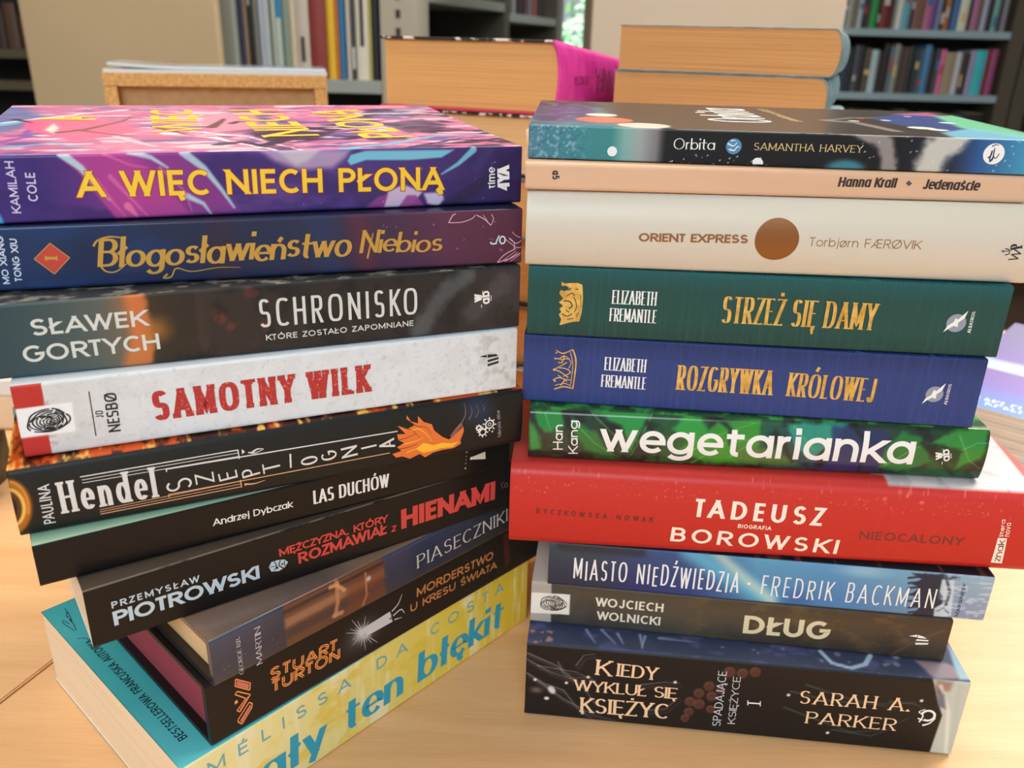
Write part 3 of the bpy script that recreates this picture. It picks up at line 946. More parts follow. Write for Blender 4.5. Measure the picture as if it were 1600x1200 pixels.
def fingerprint(b, name, cx, cy, rx, ry, mt, wd, tilt, seed):
    rr = random.Random(seed)
    sk = []
    nr = 8
    for i in range(nr):
        f = (i + .5) / nr
        a = a_ = rr.uniform(0, 360)
        while a < a_ + 350:
            a1 = min(a + rr.uniform(60, 170), a_ + 354)
            if a1 - a > 12:
                P = []
                for j in range(10):
                    t = math.radians(a + (a1 - a) * j / 9)
                    w_ = 1 + .05 * math.sin(3 * t + i) + .03 * math.sin(5 * t + 2 * i)
                    x0, y0 = rx * f * w_ * math.cos(t) + rx * .16 * (1 - f), ry * f * w_ * math.sin(t) + ry * .12 * (1 - f)
                    P.append((cx + x0, cy + y0 + x0 * tilt))
                sk.append((P, wd, wd * .75))
            a = a1 + rr.uniform(5, 11)
    b.art(name, mt, strokes=sk)
fingerprint(bk, 'fingerprint_mark', 74.5, 657, 35, 19, BLACKP, .56, -.13, 3)
bk.art('divider_line', BLACKP, strokes=[([(138.7, 611.5), (150, 681)], .35)])
bk.art('publisher_emblem', BLACKP, polys=[[(749, 557.5), (760, 554), (760.5, 558.5)], [(761.5, 554), (775, 553), (778.5, 556), (762, 559)], [(761.5, 562.5), (779, 557.5), (779, 561), (762, 566)], [(761.5, 569), (779, 563.5), (779, 567), (762, 572.5)]])

# ---- smoky dark book
def p_schron(k):
    k.on('all').fill((44, 46, 48))
    k.on('spine').gradpx([(-40, (44, 66, 76)), (60, (58, 78, 82)), (150, (84, 92, 88)), (215, (120, 100, 80)), (240, (74, 66, 54)), (330, (52, 44, 40)), (480, (42, 40, 40)), (700, (40, 38, 40)), (812, (54, 50, 54))])
    k.poly([(190, 440), (222, 452), (245, 540), (243, 572), (190, 585), (205, 520)], (214, 118, 60), 2.2, .8)
    k.blob((222, 480), 10, 12, (206, 112, 60), .9, .5)
    k.poly([(222, 448), (300, 440), (320, 590), (236, 575), (246, 530)], (46, 40, 32), 1.2, .85, 1.0, 4)
    k.blob((246, 515), 6, 6, (176, 116, 44), 1.0, .7)
    k.noise(7, 9, (26, 26, 28), .45, .7, 3, .7, where=sstep(62, 75, k.U))
    k.noise(5, 6, (112, 54, 42), .58, .78, 6, .6, where=sstep(66, 76, k.U) * (1 - sstep(95, 110, k.U)))
    k.stroke([(655, 520), (690, 462), (730, 430)], 7, (104, 112, 116), 2.5, .55, wob=2, seed=3)
    k.stroke([(735, 490), (790, 440)], 7, (92, 92, 96), 2.5, .4, wob=2.5, seed=5)
    k.on('top').noise(6, 3, (150, 146, 130), .52, .7, 3, .8)
bk = Book('paperback_book', 'smoky dark grey paperback with an orange glow and thin white capitals, on the white book', -.1871, .2651, .394, .205, .0269, .138, .1947,
          p_schron, rough=.38, pages=((214, 196, 166), (232, 216, 186)), topres=1.6, group=LEFT)
CREAMP = mat('pale grey print', (206, 210, 204), .55)
bk.text('author_lettering', 'SŁAWEK', (50.5, 525), (232, 508.5), (49, 499), dict(w=.19, h=.17, sp=.16), CREAMP)
bk.text('author_lettering', 'GORTYCH', (38.5, 567), (251, 545), (37, 541), dict(w=.19, h=.17, sp=.16), CREAMP)
bk.text('title_lettering', 'SCHRONISKO', (407, 512), (652, 490.5), (404, 468), dict(w=.105, h=.095, sp=.2, sq=3.2), CREAMP)
bk.text('title_lettering', 'KTÓRE ZOSTAŁO ZAPOMNIANE', (416, 532), (646.5, 508.5), (415.5, 523), dict(w=.17, sp=.22), CREAMP)
def wab(b, cx, cy, dx, dy, sz, mt):
    """stacked letters read from the foot of the spine: u-step dx, v-step dy per letter row"""
    b.text('publisher_emblem', 'w', (cx - 1, cy + sz * .5), (cx - 1.5, cy - sz * .55), (cx - 1 - sz * 1.1, cy + sz * .5), dict(w=.26, h=.2, sp=.1, xh=.8), mt)
    b.text('publisher_emblem', 'ab', (cx + sz * 1.0, cy + sz * .75), (cx + sz * .9, cy - sz * .95), (cx - sz * .2, cy + sz * .75), dict(w=.2, h=.17, sp=.08, xh=.7), mt)
    b.art('publisher_emblem', mt, strokes=[([(cx - sz * .1, cy + sz * 1.3), (cx - sz * .1, cy + sz * .9)], .3), ([(cx + sz * .05, cy - sz * .35), (cx + sz * .05, cy - sz * .9)], .25), ([(cx + sz * 1.15, cy + sz * .4), (cx + sz * 1.15, cy - sz * .3)], .25)])
wab(bk, 753.5, 465, 0, 0, 12, WHITE)

# ---- navy to burgundy book with gold script
def p_blogo(k):
    k.on('all').fill((24, 30, 52))
    k.on('spine').gradpx([(-40, (22, 44, 82)), (40, (24, 52, 98)), (130, (24, 44, 88)), (330, (30, 36, 66)), (450, (34, 42, 72)), (600, (72, 40, 66)), (700, (106, 46, 70)), (815, (92, 32, 50))])
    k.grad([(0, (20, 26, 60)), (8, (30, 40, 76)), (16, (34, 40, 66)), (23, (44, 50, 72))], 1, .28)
    k.noise(16, 7, (22, 58, 112), .5, .75, 3, .5, where=1 - sstep(60, 90, k.U))
    k.stroke([(345, 352), (352, 440)], 9, (58, 36, 50), 4, .5)
    k.stroke([(560, 340), (575, 430)], 8, (104, 40, 52), 4, .5)
    k.stroke([(500, 345), (520, 435)], 10, (34, 52, 92), 4, .6)
    k.blob((150, 405), 14, 9, (20, 26, 56), .8, .4)
    k.specks(14, .15, .35, (190, 150, 170), [(560, 350), (800, 400)], 4, .7)
bk = Book('paperback_book', 'navy to burgundy paperback with golden script lettering and a red diamond', -.1965, .2786, .327, .21, .0229, .138, .2220,
          p_blogo, rough=.3, coat=.2, pages=((214, 196, 166), (232, 216, 186)), group=LEFT)
GOLD = mat('gold foil', (214, 172, 84), .32, .75)
DGOLD = mat('dark gold foil', (132, 92, 60), .35, .7)
bk.text('title_lettering', 'Błogosławieństwo', (152, 420), (548, 399), (150, 374), dict(w=.165, h=.08, sp=.0, xh=.56, slant=.2, jit=.07), GOLD)
bk.text('title_lettering', 'Niebios', (561, 397), (690, 391), (558, 363), dict(w=.165, h=.08, sp=.02, xh=.56, slant=.2, jit=.06), GOLD)
bk.art('title_swash', GOLD, strokes=[([(146, 385), (152, 376), (170, 370), (188, 371)], .75, .5), ([(157, 415), (166, 424), (182, 424), (200, 410)], .7, .3), ([(262, 428), (256, 434), (268, 432), (276, 419), (300, 424), (340, 418), (376, 417.5)], .75, .15), ([(574, 404), (580, 376), (583, 364)], .7, .3)])
bk.art('volume_diamond', mat('red print', (196, 62, 48), .5), polys=[[(78.2, 379.7), (109, 402.5), (85.3, 428.2), (53.3, 404.6)]])
bk.art('diamond_border', GOLD, strokes=[([a, b], .3) for a, b in (((78.2, 380), (109, 402.5)), ((109, 402.5), (85.3, 428)), ((85.3, 428), (53.5, 404.6)), ((53.5, 404.6), (78.2, 380)))], lift=.00013)
bk.text('volume_number', '1', (90.5, 407.5), (89.5, 399.5), (71, 408), dict(w=.24, sp=.0, serif=.1, h=.14), GOLD, lift=.00013)
PLB = mat('ice blue print', (206, 218, 236), .5)
bk.text('author_lettering', 'MO XIANG', (16, 443.5), (4.5, 369), (5.5, 445), dict(w=.18, sp=.14), PLB)
bk.text('author_lettering', 'TONG XIU', (35, 440.5), (26, 373), (24, 442), dict(w=.18, sp=.14), PLB)
bk.art('publisher_emblem', PLB, rings=[((785, 375), 1.15, 1.5, .55)], strokes=[([(780, 368), (776, 376)], .5), ([(776, 380), (769, 381), (766, 378)], .55), ([(776, 376), (775, 380)], .5)])
PINKL = mat('pale pink print', (214, 164, 178), .5)
bk.art('flower_drawing', PINKL, strokes=[([(701, 348), (722, 347), (738, 341), (742, 336)], .3), ([(701, 348), (707, 337), (712, 334)], .4), ([(744, 336), (756, 342), (767, 352)], .35), ([(767, 352), (771, 342), (768, 335)], .3), ([(755, 336), (762, 346)], .2),
       ([(795, 372), (806, 380), (814, 376)], .3), ([(796, 372), (803, 379), (803, 388)], .3), ([(790, 374), (806, 386), (814, 386)], .25), ([(777, 410), (788, 398), (806, 388)], .35), ([(777, 410), (796, 404), (813, 395)], .35), ([(783, 409), (806, 392)], .2), ([(789, 409), (809, 394)], .2), ([(797, 408), (812, 398)], .2), ([(800, 362), (806, 368), (813, 371)], .2)])

# ---- purple book on top
def p_plona(k):
    k.on('all').fill((52, 34, 96))
    k.on('spine').gradpx([(-40, (66, 42, 120)), (60, (58, 40, 112)), (200, (120, 52, 130)), (300, (84, 50, 122)), (420, (92, 60, 130)), (560, (76, 54, 124)), (700, (66, 44, 106)), (818, (44, 28, 70))])
    k.noise(22, 9, (42, 30, 92), .45, .7, 3, .55)
    k.poly([(88, 238), (215, 236), (300, 335), (182, 342), (125, 272)], (170, 62, 142), .8, .95)
    k.poly([(200, 236), (290, 236), (376, 330), (300, 336)], (142, 56, 136), 1.5, .8)
    for q, w_, c_ in (([(95, 240), (126, 262), (150, 290), (172, 312)], 3.2, (178, 208, 216)), ([(200, 236), (236, 246), (262, 262)], 2.6, (178, 208, 216)), ([(286, 238), (318, 262), (346, 296), (366, 324)], 3.2, (170, 200, 214)),
                      ([(292, 306), (318, 318), (330, 334)], 2.4, (174, 204, 214)), ([(150, 282), (178, 318), (196, 338)], 1.6, (214, 92, 156)), ([(172, 276), (216, 322), (232, 338)], 1.8, (204, 96, 160)), ([(160, 240), (204, 258), (230, 262)], 1.0, (212, 100, 160)),
                      ([(250, 262), (290, 300), (300, 330)], 1.0, (206, 104, 164)), ([(200, 322), (215, 338)], 3, (222, 110, 160))):
        k.stroke(q, w_ * .9, c_, .45, .92, w_ * .25)
    k.poly([(405, 234), (548, 234), (540, 246), (520, 262), (470, 266), (430, 252)], (180, 158, 190), 1.6, .85)
    k.poly([(430, 234), (500, 234), (480, 252), (462, 258)], (196, 190, 200), 1.2, .8)
    k.poly([(543, 252), (548, 242), (570, 236), (710, 234), (690, 246), (640, 250), (572, 250), (548, 258)], (116, 190, 214), .4, .95)
    k.stroke([(740, 234), (716, 256), (690, 272)], 2.6, (112, 186, 212), .4, .9, .6)
    k.stroke([(745, 262), (765, 234)], 4, (60, 52, 110), 1, .6)
    k.poly([(540, 288), (575, 282), (650, 300), (690, 320), (560, 326)], (60, 40, 92), 1.2, .6)
    k.poly([(598, 325), (606, 300), (630, 288), (660, 300), (640, 324)], (216, 190, 216), .6, .9)
    k.poly([(570, 325), (590, 308), (606, 303), (600, 325)], (146, 62, 136), .6, .9)
    k.poly([(662, 302), (690, 300), (694, 312), (684, 323), (668, 318)], (214, 196, 222), .7, .9)
    k.poly([(622, 325), (636, 305), (650, 305), (664, 323)], (150, 66, 140), .5, .9)
    k.stroke([(700, 320), (735, 300), (790, 262)], 5, (38, 26, 60), 1.5, .7)
    k.poly([(0, 335), (8, 352), (-20, 352)], (60, 176, 214), .5, .9)
    k.on('all').specks(16, .12, .3, (200, 190, 220), [(400, 330), (800, 240)], 4, .6)
    # front cover: coordinates traced on the lid
    k.on('top').fill((196, 112, 158))
    k.noise(30, 18, (232, 138, 172), .4, .6, 2, .9)
    k.noise(26, 16, (74, 54, 84), .46, .6, 5, .95, where=sstep(85, 120, k.U))
    k.noise(22, 12, (104, 96, 156), .55, .68, 6, .8)
    k.noise(16, 5, (246, 220, 226), .55, .68, 9, .85)  # white-pink streaks: cover art, with glare painted into the ink too
    k.poly([(-60, 220), (90, 190), (40, 168), (-160, 168)], (104, 120, 170), 5, .8)
    for q, w_, c_ in (([(-30, 196), (60, 186), (130, 178), (200, 172)], 5, (238, 244, 250)), ([(-40, 200), (40, 190), (100, 184)], 9, (128, 196, 222)), ([(-20, 226), (40, 214), (52, 196)], 6, (150, 96, 176)), ([(0, 231), (80, 224), (140, 230)], 5, (128, 190, 222)),
                      ([(100, 210), (150, 206), (240, 228)], 8, (240, 206, 220)), ([(260, 208), (330, 214), (440, 236)], 6, (252, 244, 244)), ([(300, 205), (390, 214), (470, 234)], 4, (250, 236, 240)), ([(440, 220), (520, 206), (600, 196), (640, 188)], 5, (214, 120, 164)),
                      ([(470, 228), (560, 218), (660, 200), (720, 196)], 5, (226, 132, 170)), ([(540, 232), (600, 226), (680, 212), (760, 210)], 6, (122, 196, 222)), ([(640, 230), (720, 216), (780, 212)], 4, (64, 48, 104)), ([(700, 231), (760, 222), (800, 226)], 8, (214, 120, 160)),
                      ([(340, 226), (380, 222), (420, 230)], 7, (70, 50, 70)), ([(420, 226), (470, 210), (560, 204)], 8, (64, 48, 74)), ([(580, 206), (640, 196), (700, 196)], 6, (206, 214, 206)), ([(240, 198), (300, 212), (360, 214)], 4, (110, 70, 80))):
        k.stroke(q, w_ * .8, c_, .8, .9, w_ * .3, wob=1.6, seed=4)
    k.poly([(35, 200), (40, 188), (100, 184), (180, 190), (220, 205), (120, 222), (70, 210)], (232, 108, 148), 1.5, .95)
    k.poly([(70, 203), (84, 193), (92, 200), (84, 209)], (246, 236, 214), 1.2, .9)
    k.stroke([(92, 207), (130, 203), (190, 190), (205, 183)], 4, (120, 84, 84), 1, .9, 1)
    k.stroke([(120, 203), (190, 212), (250, 212)], 3, (140, 80, 90), 1, .9, 1)
    k.stroke([(25, 187), (50, 192)], 4, (92, 50, 84), 1, .9, 1)
    k.poly([(310, 190), (330, 180), (400, 180), (410, 200), (340, 206)], (236, 150, 176), 2.5, .95)
    k.stroke([(330, 199), (345, 190), (350, 186)], 5, (96, 62, 72), 1, .9, 2)
    k.stroke([(362, 193), (372, 190), (385, 191)], 4, (80, 56, 66), 1, .9, 2)
    k.poly([(390, 208), (440, 204), (520, 206), (500, 216), (420, 222)], (78, 54, 70), 2, .85)
    k.poly([(590, 193), (660, 186), (700, 196), (640, 208)], (64, 48, 84), 3, .7)
bk = Book('paperback_book', 'purple paperback with bold yellow lettering and pink cover art, topmost of the left stack', -.1893, .2826, .374, .205, .0233, .150, .2453,
          p_plona, rough=.3, coat=.12, lift=.0052, topres=.7, pages=((214, 196, 166), (232, 216, 186)), group=LEFT)
YEL = mat('yellow print', (238, 198, 48), .5)
RUST = mat('rust outline print', (172, 62, 40), .5)
T = dict(w=.185, h=.175, sp=.15)
bk.text('title_lettering', 'A WIĘC NIECH PŁONĄ', (122, 308.5), (693, 296.5), (121, 267.5), T, YEL, lift=.00018)
bk.text('title_outline', 'A WIĘC NIECH PŁONĄ', (122, 308.5), (693, 296.5), (121, 267.5), dict(T, grow=.055), RUST, lift=.00007)
LAV = mat('lavender print', (208, 200, 232), .5)
bk.text('author_lettering', 'KAMILAH', (33.5, 333), (21, 252), (19.5, 335), dict(w=.15, sp=.16), LAV)
bk.text('author_lettering', 'COLE', (60, 314.5), (54, 269), (45, 316), dict(w=.15, sp=.16), LAV)
bk.text('publisher_lettering', 'time', (773.5, 294.5), (773, 260.5), (762.5, 295), dict(w=.17, h=.14, sp=.12, xh=.8), WHITE)
bk.text('publisher_lettering', '4YA', (796, 296.5), (795.5, 258), (777.5, 297.5), dict(w=.3, h=.24, sp=.03, sq=2.6), WHITE)
for txt, a, b, h in (('A', (150, 188), (147, 181.5), (62, 186)), ('WIĘC', (318, 206), (300, 171.5), (238, 199)), ('NIECH', (500, 212), (432, 171.5), (405, 210)), ('PŁONĄ', (648, 214), (545, 172), (562, 213))):
    bk.text('cover_title_lettering', txt, a, b, h, dict(w=.18, h=.18, sp=.1), mat('amber print', (244, 190, 70), .5), face='top', lift=.00012)

# ================================================================== RIGHT STACK
# ---- black moon book (bottom)
def p_parker(k):
    k.on('all').fill((21, 17, 17))
    k.on('spine').fill((21, 17, 17))
    for q, w_ in (([(824, 1020), (870, 1040), (910, 1072), (930, 1100)], .7), ([(824, 1030), (860, 1050), (890, 1060), (925, 1058)], .6), ([(824, 1052), (850, 1068), (880, 1078), (905, 1110), (925, 1122)], .8), ([(836, 1060), (880, 1092), (930, 1118), (960, 1126)], .8),
                  ([(872, 1034), (880, 1052), (900, 1066)], .5), ([(900, 1040), (912, 1024), (930, 1022)], .5), ([(1000, 1070), (1040, 1066), (1062, 1068)], .5), ([(1010, 1110), (1040, 1108), (1060, 1090)], .5), ([(840, 1040), (900, 1050), (930, 1064)], .5)):
        k.stroke(q, w_, (150, 138, 134), .5, .8, .2)
        k.stroke([(a + 4, b + 5) for a, b in q], w_ * 2.6, (84, 74, 74), 1.0, .5, .4)
    for q in ([(1235, 1080), (1300, 1096), (1380, 1100), (1430, 1098)], [(1225, 1105), (1280, 1126), (1330, 1144), (1380, 1140), (1420, 1122)], [(1260, 1070), (1320, 1090), (1400, 1108)], [(1300, 1140), (1360, 1150), (1400, 1136)], [(1390, 1096), (1430, 1100), (1450, 1112)]):
        k.stroke(q, .9, (66, 84, 80), .6, .8, .3)
    for p in ((919, 1058), (885, 1067), (1055, 1066), (836, 1062), (1232, 1086), (1440, 1095), (1293, 1145), (910, 1114)):
        k.blob(p, 1.0, 1.0, (232, 214, 196), .6)
    k.blob((862, 1078), 2, 3, (228, 216, 208), .5, .9, .5); k.blob((854, 1091), 1.5, 1.2, (228, 214, 204), .5); k.blob((838, 1078), 4, 2.5, (130, 104, 98), 1, .8)
    for p, r_ in (((1078, 1096), 2.4), ((1092, 1083), 2.4), ((1108, 1072), 2.4), ((1076, 1112), 2.2), ((1092, 1100), 2.6), ((1112, 1088), 2.4), ((1140, 1050), 2.6), ((1160, 1052), 2.4), ((1180, 1050), 2.4), ((1070, 1122), 2), ((1110, 1108), 2), ((1126, 1078), 2)):
        k.blob(p, r_ * 1.15, r_ * 1.3, (112, 72, 60), .3, .8)
        k.blob((p[0] + .6, p[1] + 1.5), r_, r_ * 1.1, (78, 44, 36), .5, .95)
    k.poly([(1458, 1062), (1525, 1062), (1490, 1185), (1452, 1176), (1472, 1118), (1466, 1100)], (196, 200, 186), .6, .95)
    k.poly([(1462, 1062), (1490, 1066), (1484, 1080), (1466, 1082)], (150, 118, 106), 1.4, .9)
    k.stroke([(1470, 1072), (1482, 1112), (1478, 1176)], 1.6, (226, 228, 214), .9, .7)
    k.stroke([(1500, 1072), (1494, 1120), (1484, 1172)], 2, (172, 182, 174), 1.2, .6)
    k.poly([(1462, 1070), (1476, 1086), (1478, 1108), (1466, 1104)], (78, 76, 98), 1, .7)
    k.on('top').fill((44, 52, 70))
    k.grad([(0, (66, 76, 96)), (12, (58, 64, 90)), (60, (40, 46, 64))], 1)
    k.noise(10, 5, (96, 92, 140), .5, .75, 4, .7)
    for q in ([(916, 984), (930, 1004)], [(940, 984), (962, 1006)], [(965, 990), (974, 1006)], [(1000, 992), (1004, 1012)], [(1008, 994), (1003, 1012)], [(1030, 997), (1080, 1002)]):
        k.stroke(q, 1.4, (160, 172, 200), .6, .85, .5)
    k.stroke([(1282, 1018), (1300, 1036), (1330, 1044), (1352, 1038), (1360, 1024)], 2.2, (176, 204, 222), .5, .9)
    k.poly([(1430, 1032), (1480, 1036), (1515, 1060), (1462, 1062)], (176, 150, 150), 1.5, .8)
    k.poly([(1480, 1006), (1492, 1020), (1518, 1062), (1500, 1062), (1490, 1040)], (160, 200, 214), 1.2, .9)
    k.specks(22, .5, 1.6, (150, 156, 176), [(1120, 1040), (1420, 1020)], 4, .6)
    k.specks(10, .4, 1.4, (196, 140, 128), [(826, 1002), (870, 985)], 6, .8)
bk = Book('paperback_book', 'thick black paperback with gold moon title, lowest of the right stack on the table', .0105, .3227, -.095, .2026, .0437, .138, .0003,
          p_parker, rough=.42, pages=((220, 196, 160), (238, 214, 180)), topres=1.0, group=RIGHT, edge=1.6)
PEACH = mat('peach gold print', (240, 200, 158), .5)
GS = dict(w=.16, h=.075, sp=.09, serif=.05)
bk.text('title_lettering', 'K', (929, 1054), (957, 1057), (930.5, 1030), GS, PEACH)
bk.text('title_lettering', 'IEDY', (962, 1056), (1028, 1063), (962.5, 1036), GS, PEACH)
bk.text('title_lettering', 'WYKLUŁ SIĘ', (895, 1078), (1059, 1092), (893.5, 1061), dict(GS, sp=.05), PEACH)
bk.text('title_lettering', 'KSIĘŻYC', (905, 1112), (1046, 1123), (903.5, 1089), GS, PEACH)
bk.text('series_lettering', 'SPADAJĄCE', (1125.5, 1134.7), (1136, 1048.3), (1112.5, 1134), dict(w=.13, h=.08, sp=.14, serif=.02), mat('silver print', (206, 208, 212), .5))
bk.text('series_lettering', 'KSIĘŻYCE', (1148, 1131.3), (1157.6, 1056.8), (1136.5, 1130.5), dict(w=.13, h=.08, sp=.14, serif=.02), mat('silver print', (206, 208, 212), .5))
bk.art('series_number', WHITE, strokes=[([(1168.5, 1098), (1188, 1099.5)], .75), ([(1168.5, 1094), (1168.3, 1102)], .4), ([(1188, 1095.5), (1187.8, 1103.5)], .4)])
bk.text('author_lettering', 'SARAH A.', (1246.6, 1098.5), (1421, 1111.5), (1246.6, 1078.5), dict(w=.14, h=.06, sp=.2, serif=.06), PEACH)
bk.text('author_lettering', 'PARKER', (1256.5, 1129.5), (1399.5, 1141.5), (1257, 1111), dict(w=.14, h=.06, sp=.2, serif=.06), PEACH)
bk.art('publisher_emblem', WHITE, rings=[((1450, 1118), 2.9, 2.9, 1.15, -120, 170)], strokes=[([(1436, 1128), (1442, 1118), (1436, 1112), (1446, 1108)], .8, .3), ([(1441, 1133), (1452, 1130), (1462, 1122)], 1.1, .3), ([(1434, 1122), (1444, 1126)], .8, .3)])

# ---- grey-brown thin book with fingerprint
def p_dlug(k):
    k.on('all').fill((58, 52, 46))
    k.on('spine').gradpx([(830, (66, 66, 62)), (1000, (72, 68, 60)), (1200, (66, 58, 46)), (1300, (66, 52, 38)), (1485, (58, 44, 34))])
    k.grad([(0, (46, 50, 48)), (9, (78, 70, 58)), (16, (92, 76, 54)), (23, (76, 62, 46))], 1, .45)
    k.noise(9, 5, (110, 86, 54), .5, .75, 3, .5, where=sstep(60, 90, k.U))
    k.noise(20, 30, (44, 38, 32), .5, .75, 8, .4)
    k.poly([(820, 900), (862, 905), (860.5, 975), (820, 975)], (168, 160, 148), .2)
    k.poly([(820, 925), (891, 929), (889.5, 960.5), (820, 957)], (226, 220, 210), .2)
    k.stroke([(1380, 1030), (1430, 1002), (1475, 985)], 1.2, (110, 82, 60), .8, .5)
    k.on('top').fill((80, 72, 62))
    k.mix((k.U < 9).astype(float), (196, 184, 170))
bk = Book('paperback_book', 'thin grey-brown paperback with a fingerprint square at its left end', .0121, .3383, -.111, .1943, .0235, .138, .0443,
          p_dlug, rough=.42, pages=((220, 196, 160), (238, 214, 180)), group=RIGHT)
fingerprint(bk, 'fingerprint_mark', 864, 942.5, 21.5, 12, mat('brown print', (84, 66, 52), .5), .5, .06, 5)
IV = mat('ivory print', (224, 214, 196), .5)
bk.text('author_lettering', 'WOJCIECH', (930, 946.5), (1036, 956.5), (929, 933), dict(w=.19, h=.16, sp=.16), IV)
bk.text('author_lettering', 'WOLNICKI', (932, 967.5), (1031, 977), (931, 954.5), dict(w=.19, h=.16, sp=.16), IV)
bk.text('title_lettering', 'DŁUG', (1160, 989), (1295, 1000), (1161, 961), dict(w=.24, h=.2, sp=.12), mat('cream print', (214, 200, 164), .5))
bk.art('publisher_emblem', WHITE, polys=[[(1420, 993.5), (1433, 991.5), (1433, 995.5)], [(1434, 991.8), (1443, 994.5), (1448, 998), (1434, 996.5)], [(1432, 998.5), (1451, 1000), (1450, 1002), (1431, 1001)], [(1430, 1004), (1451, 1004.5), (1449, 1007), (1430, 1007)]])

# ---- blue winter book
def p_backman(k):
    k.on('all').fill((40, 48, 80))
    k.on('spine').gradpx([(858, (40, 36, 38)), (930, (42, 38, 46)), (990, (40, 42, 88)), (1080, (40, 58, 116)), (1180, (84, 150, 188)), (1300, (82, 142, 190)), (1400, (112, 158, 188)), (1470, (150, 170, 186)), (1555, (176, 186, 198))])
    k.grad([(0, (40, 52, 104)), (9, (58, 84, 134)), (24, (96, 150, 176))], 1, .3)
    k.stroke([(1080, 862), (1130, 895), (1200, 935)], 9, (96, 176, 206), 4, .8)
    k.stroke([(1120, 864), (1165, 905), (1205, 938)], 4.5, (186, 204, 190), 3, .8)
    k.blob((1245, 940), 9, 8, (48, 90, 150), 1, .7); k.blob((1320, 945), 12, 6, (70, 122, 178), 1, .7); k.blob((1350, 893), 14, 4, (160, 192, 204), 1, .6)
    k.stroke([(880, 852), (1000, 862)], 6, (36, 32, 36), 2, .6)
    k.poly([(1424, 895), (1476, 898), (1474, 925), (1470, 968), (1420, 964), (1436, 950), (1424, 945), (1438, 935), (1422, 930), (1436, 918), (1424, 912), (1440, 905)], (34, 38, 54), .5, .97, .5, 3)
    for yy in (900, 908, 916, 926, 936, 946, 954):
        k.stroke([(1420, yy + 3), (1450, yy)], 1.2, (36, 40, 56), .3, .9, 1.0)
    k.poly([(1472, 905), (1492, 908), (1486, 962), (1458, 968), (1460, 950), (1478, 940), (1468, 925)], (188, 200, 208), .5, .95)
    k.stroke([(1478, 900), (1484, 925), (1478, 945)], 1.3, (50, 54, 66), .4, .8)
    k.stroke([(1464, 955), (1474, 950), (1482, 958)], .7, (72, 92, 110), .4, .8); k.stroke([(1483, 905), (1490, 902), (1498, 904)], 1.3, (52, 60, 76), .5, .8)
    k.noise(4, 1.2, (206, 210, 214), .5, .7, 4, .6, where=sstep(176, 180, k.U))
    k.on('top').fill((30, 30, 36))
    k.noise(3, 3, (110, 60, 56), .6, .7, 4, .8)
bk = Book('paperback_book', 'blue paperback with winter sky, dark fir trees and thin white hand lettering', .0196, .3356, -.097, .1995, .0240, .138, .0682,
          p_backman, rough=.42, pages=((220, 196, 160), (238, 214, 180)), group=RIGHT)
bk.text('title_lettering', 'MIASTO NIEDŹWIEDZIA', (895.5, 904), (1153, 926), (896.8, 873), dict(HAND, w=.075), WHITE)
bk.text('author_lettering', 'FREDRIK BACKMAN', (1188, 929), (1457, 951.5), (1189, 899), dict(HAND, w=.065, sp=.2), WHITE)
bk.art('title_dot', WHITE, discs=[((1170, 912), .75)])
bk.text('publisher_lettering', 'MARGINESY', (1497, 963.2), (1510.5, 912), (1491.5, 962.7), dict(w=.19, sp=.25), mat('dark slate print', (34, 38, 50), .5))

# ---- red biography
def p_borowski(k):
    k.on('all').fill((200, 48, 42))
    k.on('spine').fill((188, 38, 32))
    k.grad([(0, (182, 36, 28)), (18, (190, 42, 34)), (40, (194, 52, 46))], 1)
    k.on('all').specks(190, .12, .42, (228, 150, 138), [(800, 728), (1600, 810)], 4, .5, .7)
    k.specks(50, .12, .3, (224, 140, 128), [(800, 728), (1600, 900)], 9, .5, .7)
    k.specks(6, .5, 1.0, (232, 168, 158), [(1380, 760), (1440, 785)], 2, .4, .9)
    k.on('top').fill((204, 60, 54))
    k.poly([(1380, 742), (1388, 755), (1412, 762), (1600, 772), (1700, 790), (1600, 745), (1547, 680), (1500, 560), (1350, 560), (1360, 740)], (206, 202, 202), 1.0, .97)
    k.noise(5, 9, (160, 158, 162), .55, .75, 4, .6, where=((k.c[..., 1] > 150)).astype(float))
bk = Book('hardcover_book', 'big red book with white art-deco capitals, overhanging the middle of the right stack', .0004, .3330, -.058, .235, .0407, .175, .0925,
          p_borowski, rough=.4, pages=((226, 206, 176), (240, 222, 194)), topres=1.2, bulge=.0016, group=RIGHT, edge=4.5)
CREAM = mat('cream print', (236, 224, 206), .5)
DRED = mat('dark maroon print', (96, 30, 28), .5)
DECO = dict(w=.21, h=.16, sp=.34)
bk.text('author_lettering', 'BYCZKOWSKA-NOWAK', (837.7, 799), (1020, 813.5), (838, 791), dict(w=.18, sp=.62), DRED)
bk.text('title_lettering', 'TADEUSZ', (1080, 804), (1285, 819), (1079, 776), DECO, CREAM)
bk.text('subtitle_lettering', 'BIOGRAFIA', (1151.4, 821.8), (1203.5, 825.6), (1151.4, 815.6), dict(w=.18, sp=.2), CREAM)
bk.text('title_lettering', 'BOROWSKI', (1046.4, 843.5), (1306, 864), (1045.6, 820.4), DECO, CREAM)
bk.text('title_lettering', 'NIEOCALONY', (1340, 839.5), (1502, 849.5), (1340, 826.5), dict(w=.2, h=.16, sp=.22), mat('dark brown print', (110, 40, 32), .5))
bk.art('publisher_emblem', CREAM, polys=[[(1556.5, 837.3), (1570.7, 837.9), (1564, 878.7), (1546.7, 877.3)]])
bk.text('publisher_emblem', 'znak', (1560.5, 876), (1568, 840.5), (1550.5, 876), dict(w=.2, h=.12, sp=.12, xh=.8), mat('dark brown print', (110, 40, 32), .5), lift=.00014)
